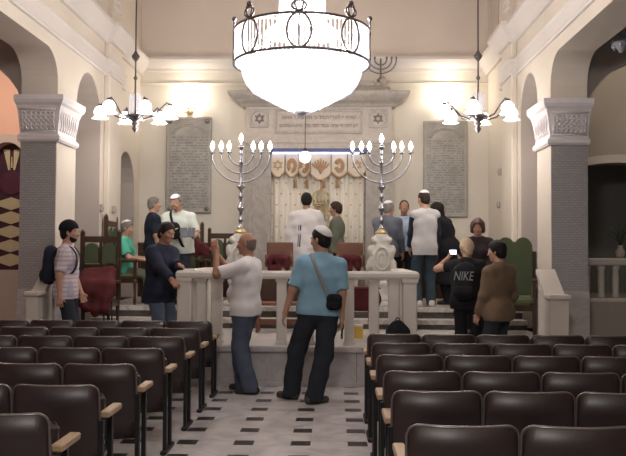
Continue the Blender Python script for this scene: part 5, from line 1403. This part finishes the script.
p = Person('black haired man in brown suede jacket beside the blonde woman', (1.95, 9.25, 0), 42, 1.74, 'skin', hyaw=14, hpitch=4, lh=(1.70, 9.30, .82), rh=(2.02, 9.46, .90), wide=.95, vox=.008)
p.coat(M['brownjk'], .14, .030, flare=.015); p.trousers(M['jeans_dk']); p.shoes(M['shoe']); p.hair(M['hair_blk'], 'short', .018)

# backpack left on the ledge of the platform wall
t = thing('backpack', 'black backpack standing on the marble ledge in front of the balustrade posts', 'backpack', (.78, 9.405, .486))
B = Sdf(); B.noise = .003; B.cap((-.06, 0, .09), (-.06, 0, .17), .09, front=(0, 1, 0), ratio=.42, k=.05); B.cap((.06, 0, .09), (.06, 0, .17), .09, front=(0, 1, 0), ratio=.42, k=.05); B.cap((0, 0, .08), (0, 0, .24), .10, .08, front=(0, 1, 0), ratio=.42, k=.05); B.cut((0, 0, -1), (0, 0, .0)); B.mesh('pack_body', M['blk_cloth'], .009, t)
B = Sdf(); B.cap((-.05, -.035, .09), (.05, -.035, .09), .065, front=(0, 1, 0), ratio=.3, k=.02); B.mesh('front_pocket', M['navy'], .008, t)
mb = MB(); mb.tube([(.025*math.cos(a), 0, .315+.03*math.sin(a)) for a in [PI*i/8 for i in range(9)]], .006, 6); mb.build('grab_loop', M['black'], t)

# ================================================================== light
def point(name, loc, w, r=.05, col=(1, .95, .915)):
    l = bpy.data.lights.new(name, 'POINT'); l.energy = w; l.shadow_soft_size = r; l.color = col
    o = bpy.data.objects.new(name, l); COL.objects.link(o); o.location = loc; return o
KEY = 1.5
for i in range(4):
    a = PI/4+i*PI/2; point('chandelier_light', (-.35+.36*math.cos(a), 8.5+.36*math.sin(a), 3.70), 55*KEY, .06)
point('chandelier_core_light', (-.35, 8.5, 3.50), 40*KEY, .06)
point('chandelier_tip_light', (-.35, 8.5, 3.26), 14*KEY, .03)
point('chandelier_column_light', (-.35+.12, 8.5-.12, 4.3), 40*KEY, .05)
for x, n in ((-2.83, 'left'), (2.04, 'right')): point('globe_light_'+n, (x-.15*(1 if x > 0 else -1), 11.15, 3.36), 27*KEY, .25)
for x, z in ((-2.68, 4.22), (2.05, 4.26)): point('sconce_light', (x, YB-.17, z+.30), 13*KEY, .04, (1, .88, .72))
for x in (-1.45, .755): point('menorah_light', (x, 12.05, 3.52), 12*KEY, .3)
point('eternal_lamp_light', (-.48, 13.05, 3.2), 3*KEY, .08)
point('aisle_lamp_light', (-5.6, 11.9, 4.2), 45*KEY, .1, (1, .8, .65))
point('aisle_fill_right', (5.0, 10.9, 4.7), 26*KEY, .1, (1, .9, .75))  # added fill with no lamp behind it, brightens the right aisle
point('rear_nave_chandelier_light', (-.35, .6, 4.9), 260*KEY, .4)
w = bpy.data.worlds.new('dim_hall'); SC.world = w; w.use_nodes = True
w.node_tree.nodes['Background'].inputs[0].default_value = (.75, .70, .85, 1); w.node_tree.nodes['Background'].inputs[1].default_value = .12

# ================================================================== camera
cam = bpy.data.cameras.new('camera'); co = bpy.data.objects.new('camera', cam); COL.objects.link(co)
cam.sensor_fit = 'HORIZONTAL'; cam.sensor_width = 36; cam.lens = 780/626*36; cam.clip_start = .05
th, ph, ro = math.radians(1.47), math.radians(1.84), math.radians(.3)
Fv = Vector((-math.sin(th)*math.cos(ph), math.cos(th)*math.cos(ph), math.sin(ph))); Rv = Vector((math.cos(th), math.sin(th), 0)); Uv = Rv.cross(Fv)
R2 = Rv*math.cos(ro)+Uv*math.sin(ro); U2 = Uv*math.cos(ro)-Rv*math.sin(ro)
co.matrix_world = Matrix(((R2.x, U2.x, -Fv.x, 0), (R2.y, U2.y, -Fv.y, 0), (R2.z, U2.z, -Fv.z, 1.6), (0, 0, 0, 1)))
SC.camera = co
SC.view_settings.view_transform = 'Standard'; SC.view_settings.look = 'None'; SC.view_settings.gamma = 1; SC.view_settings.use_curve_mapping = False
SC.view_settings.exposure = 0.12
SC.cycles.max_bounces = 8; SC.cycles.sample_clamp_indirect = 6; SC.cycles.use_denoising = True; SC.cycles.caustics_reflective = False; SC.cycles.caustics_refractive = False
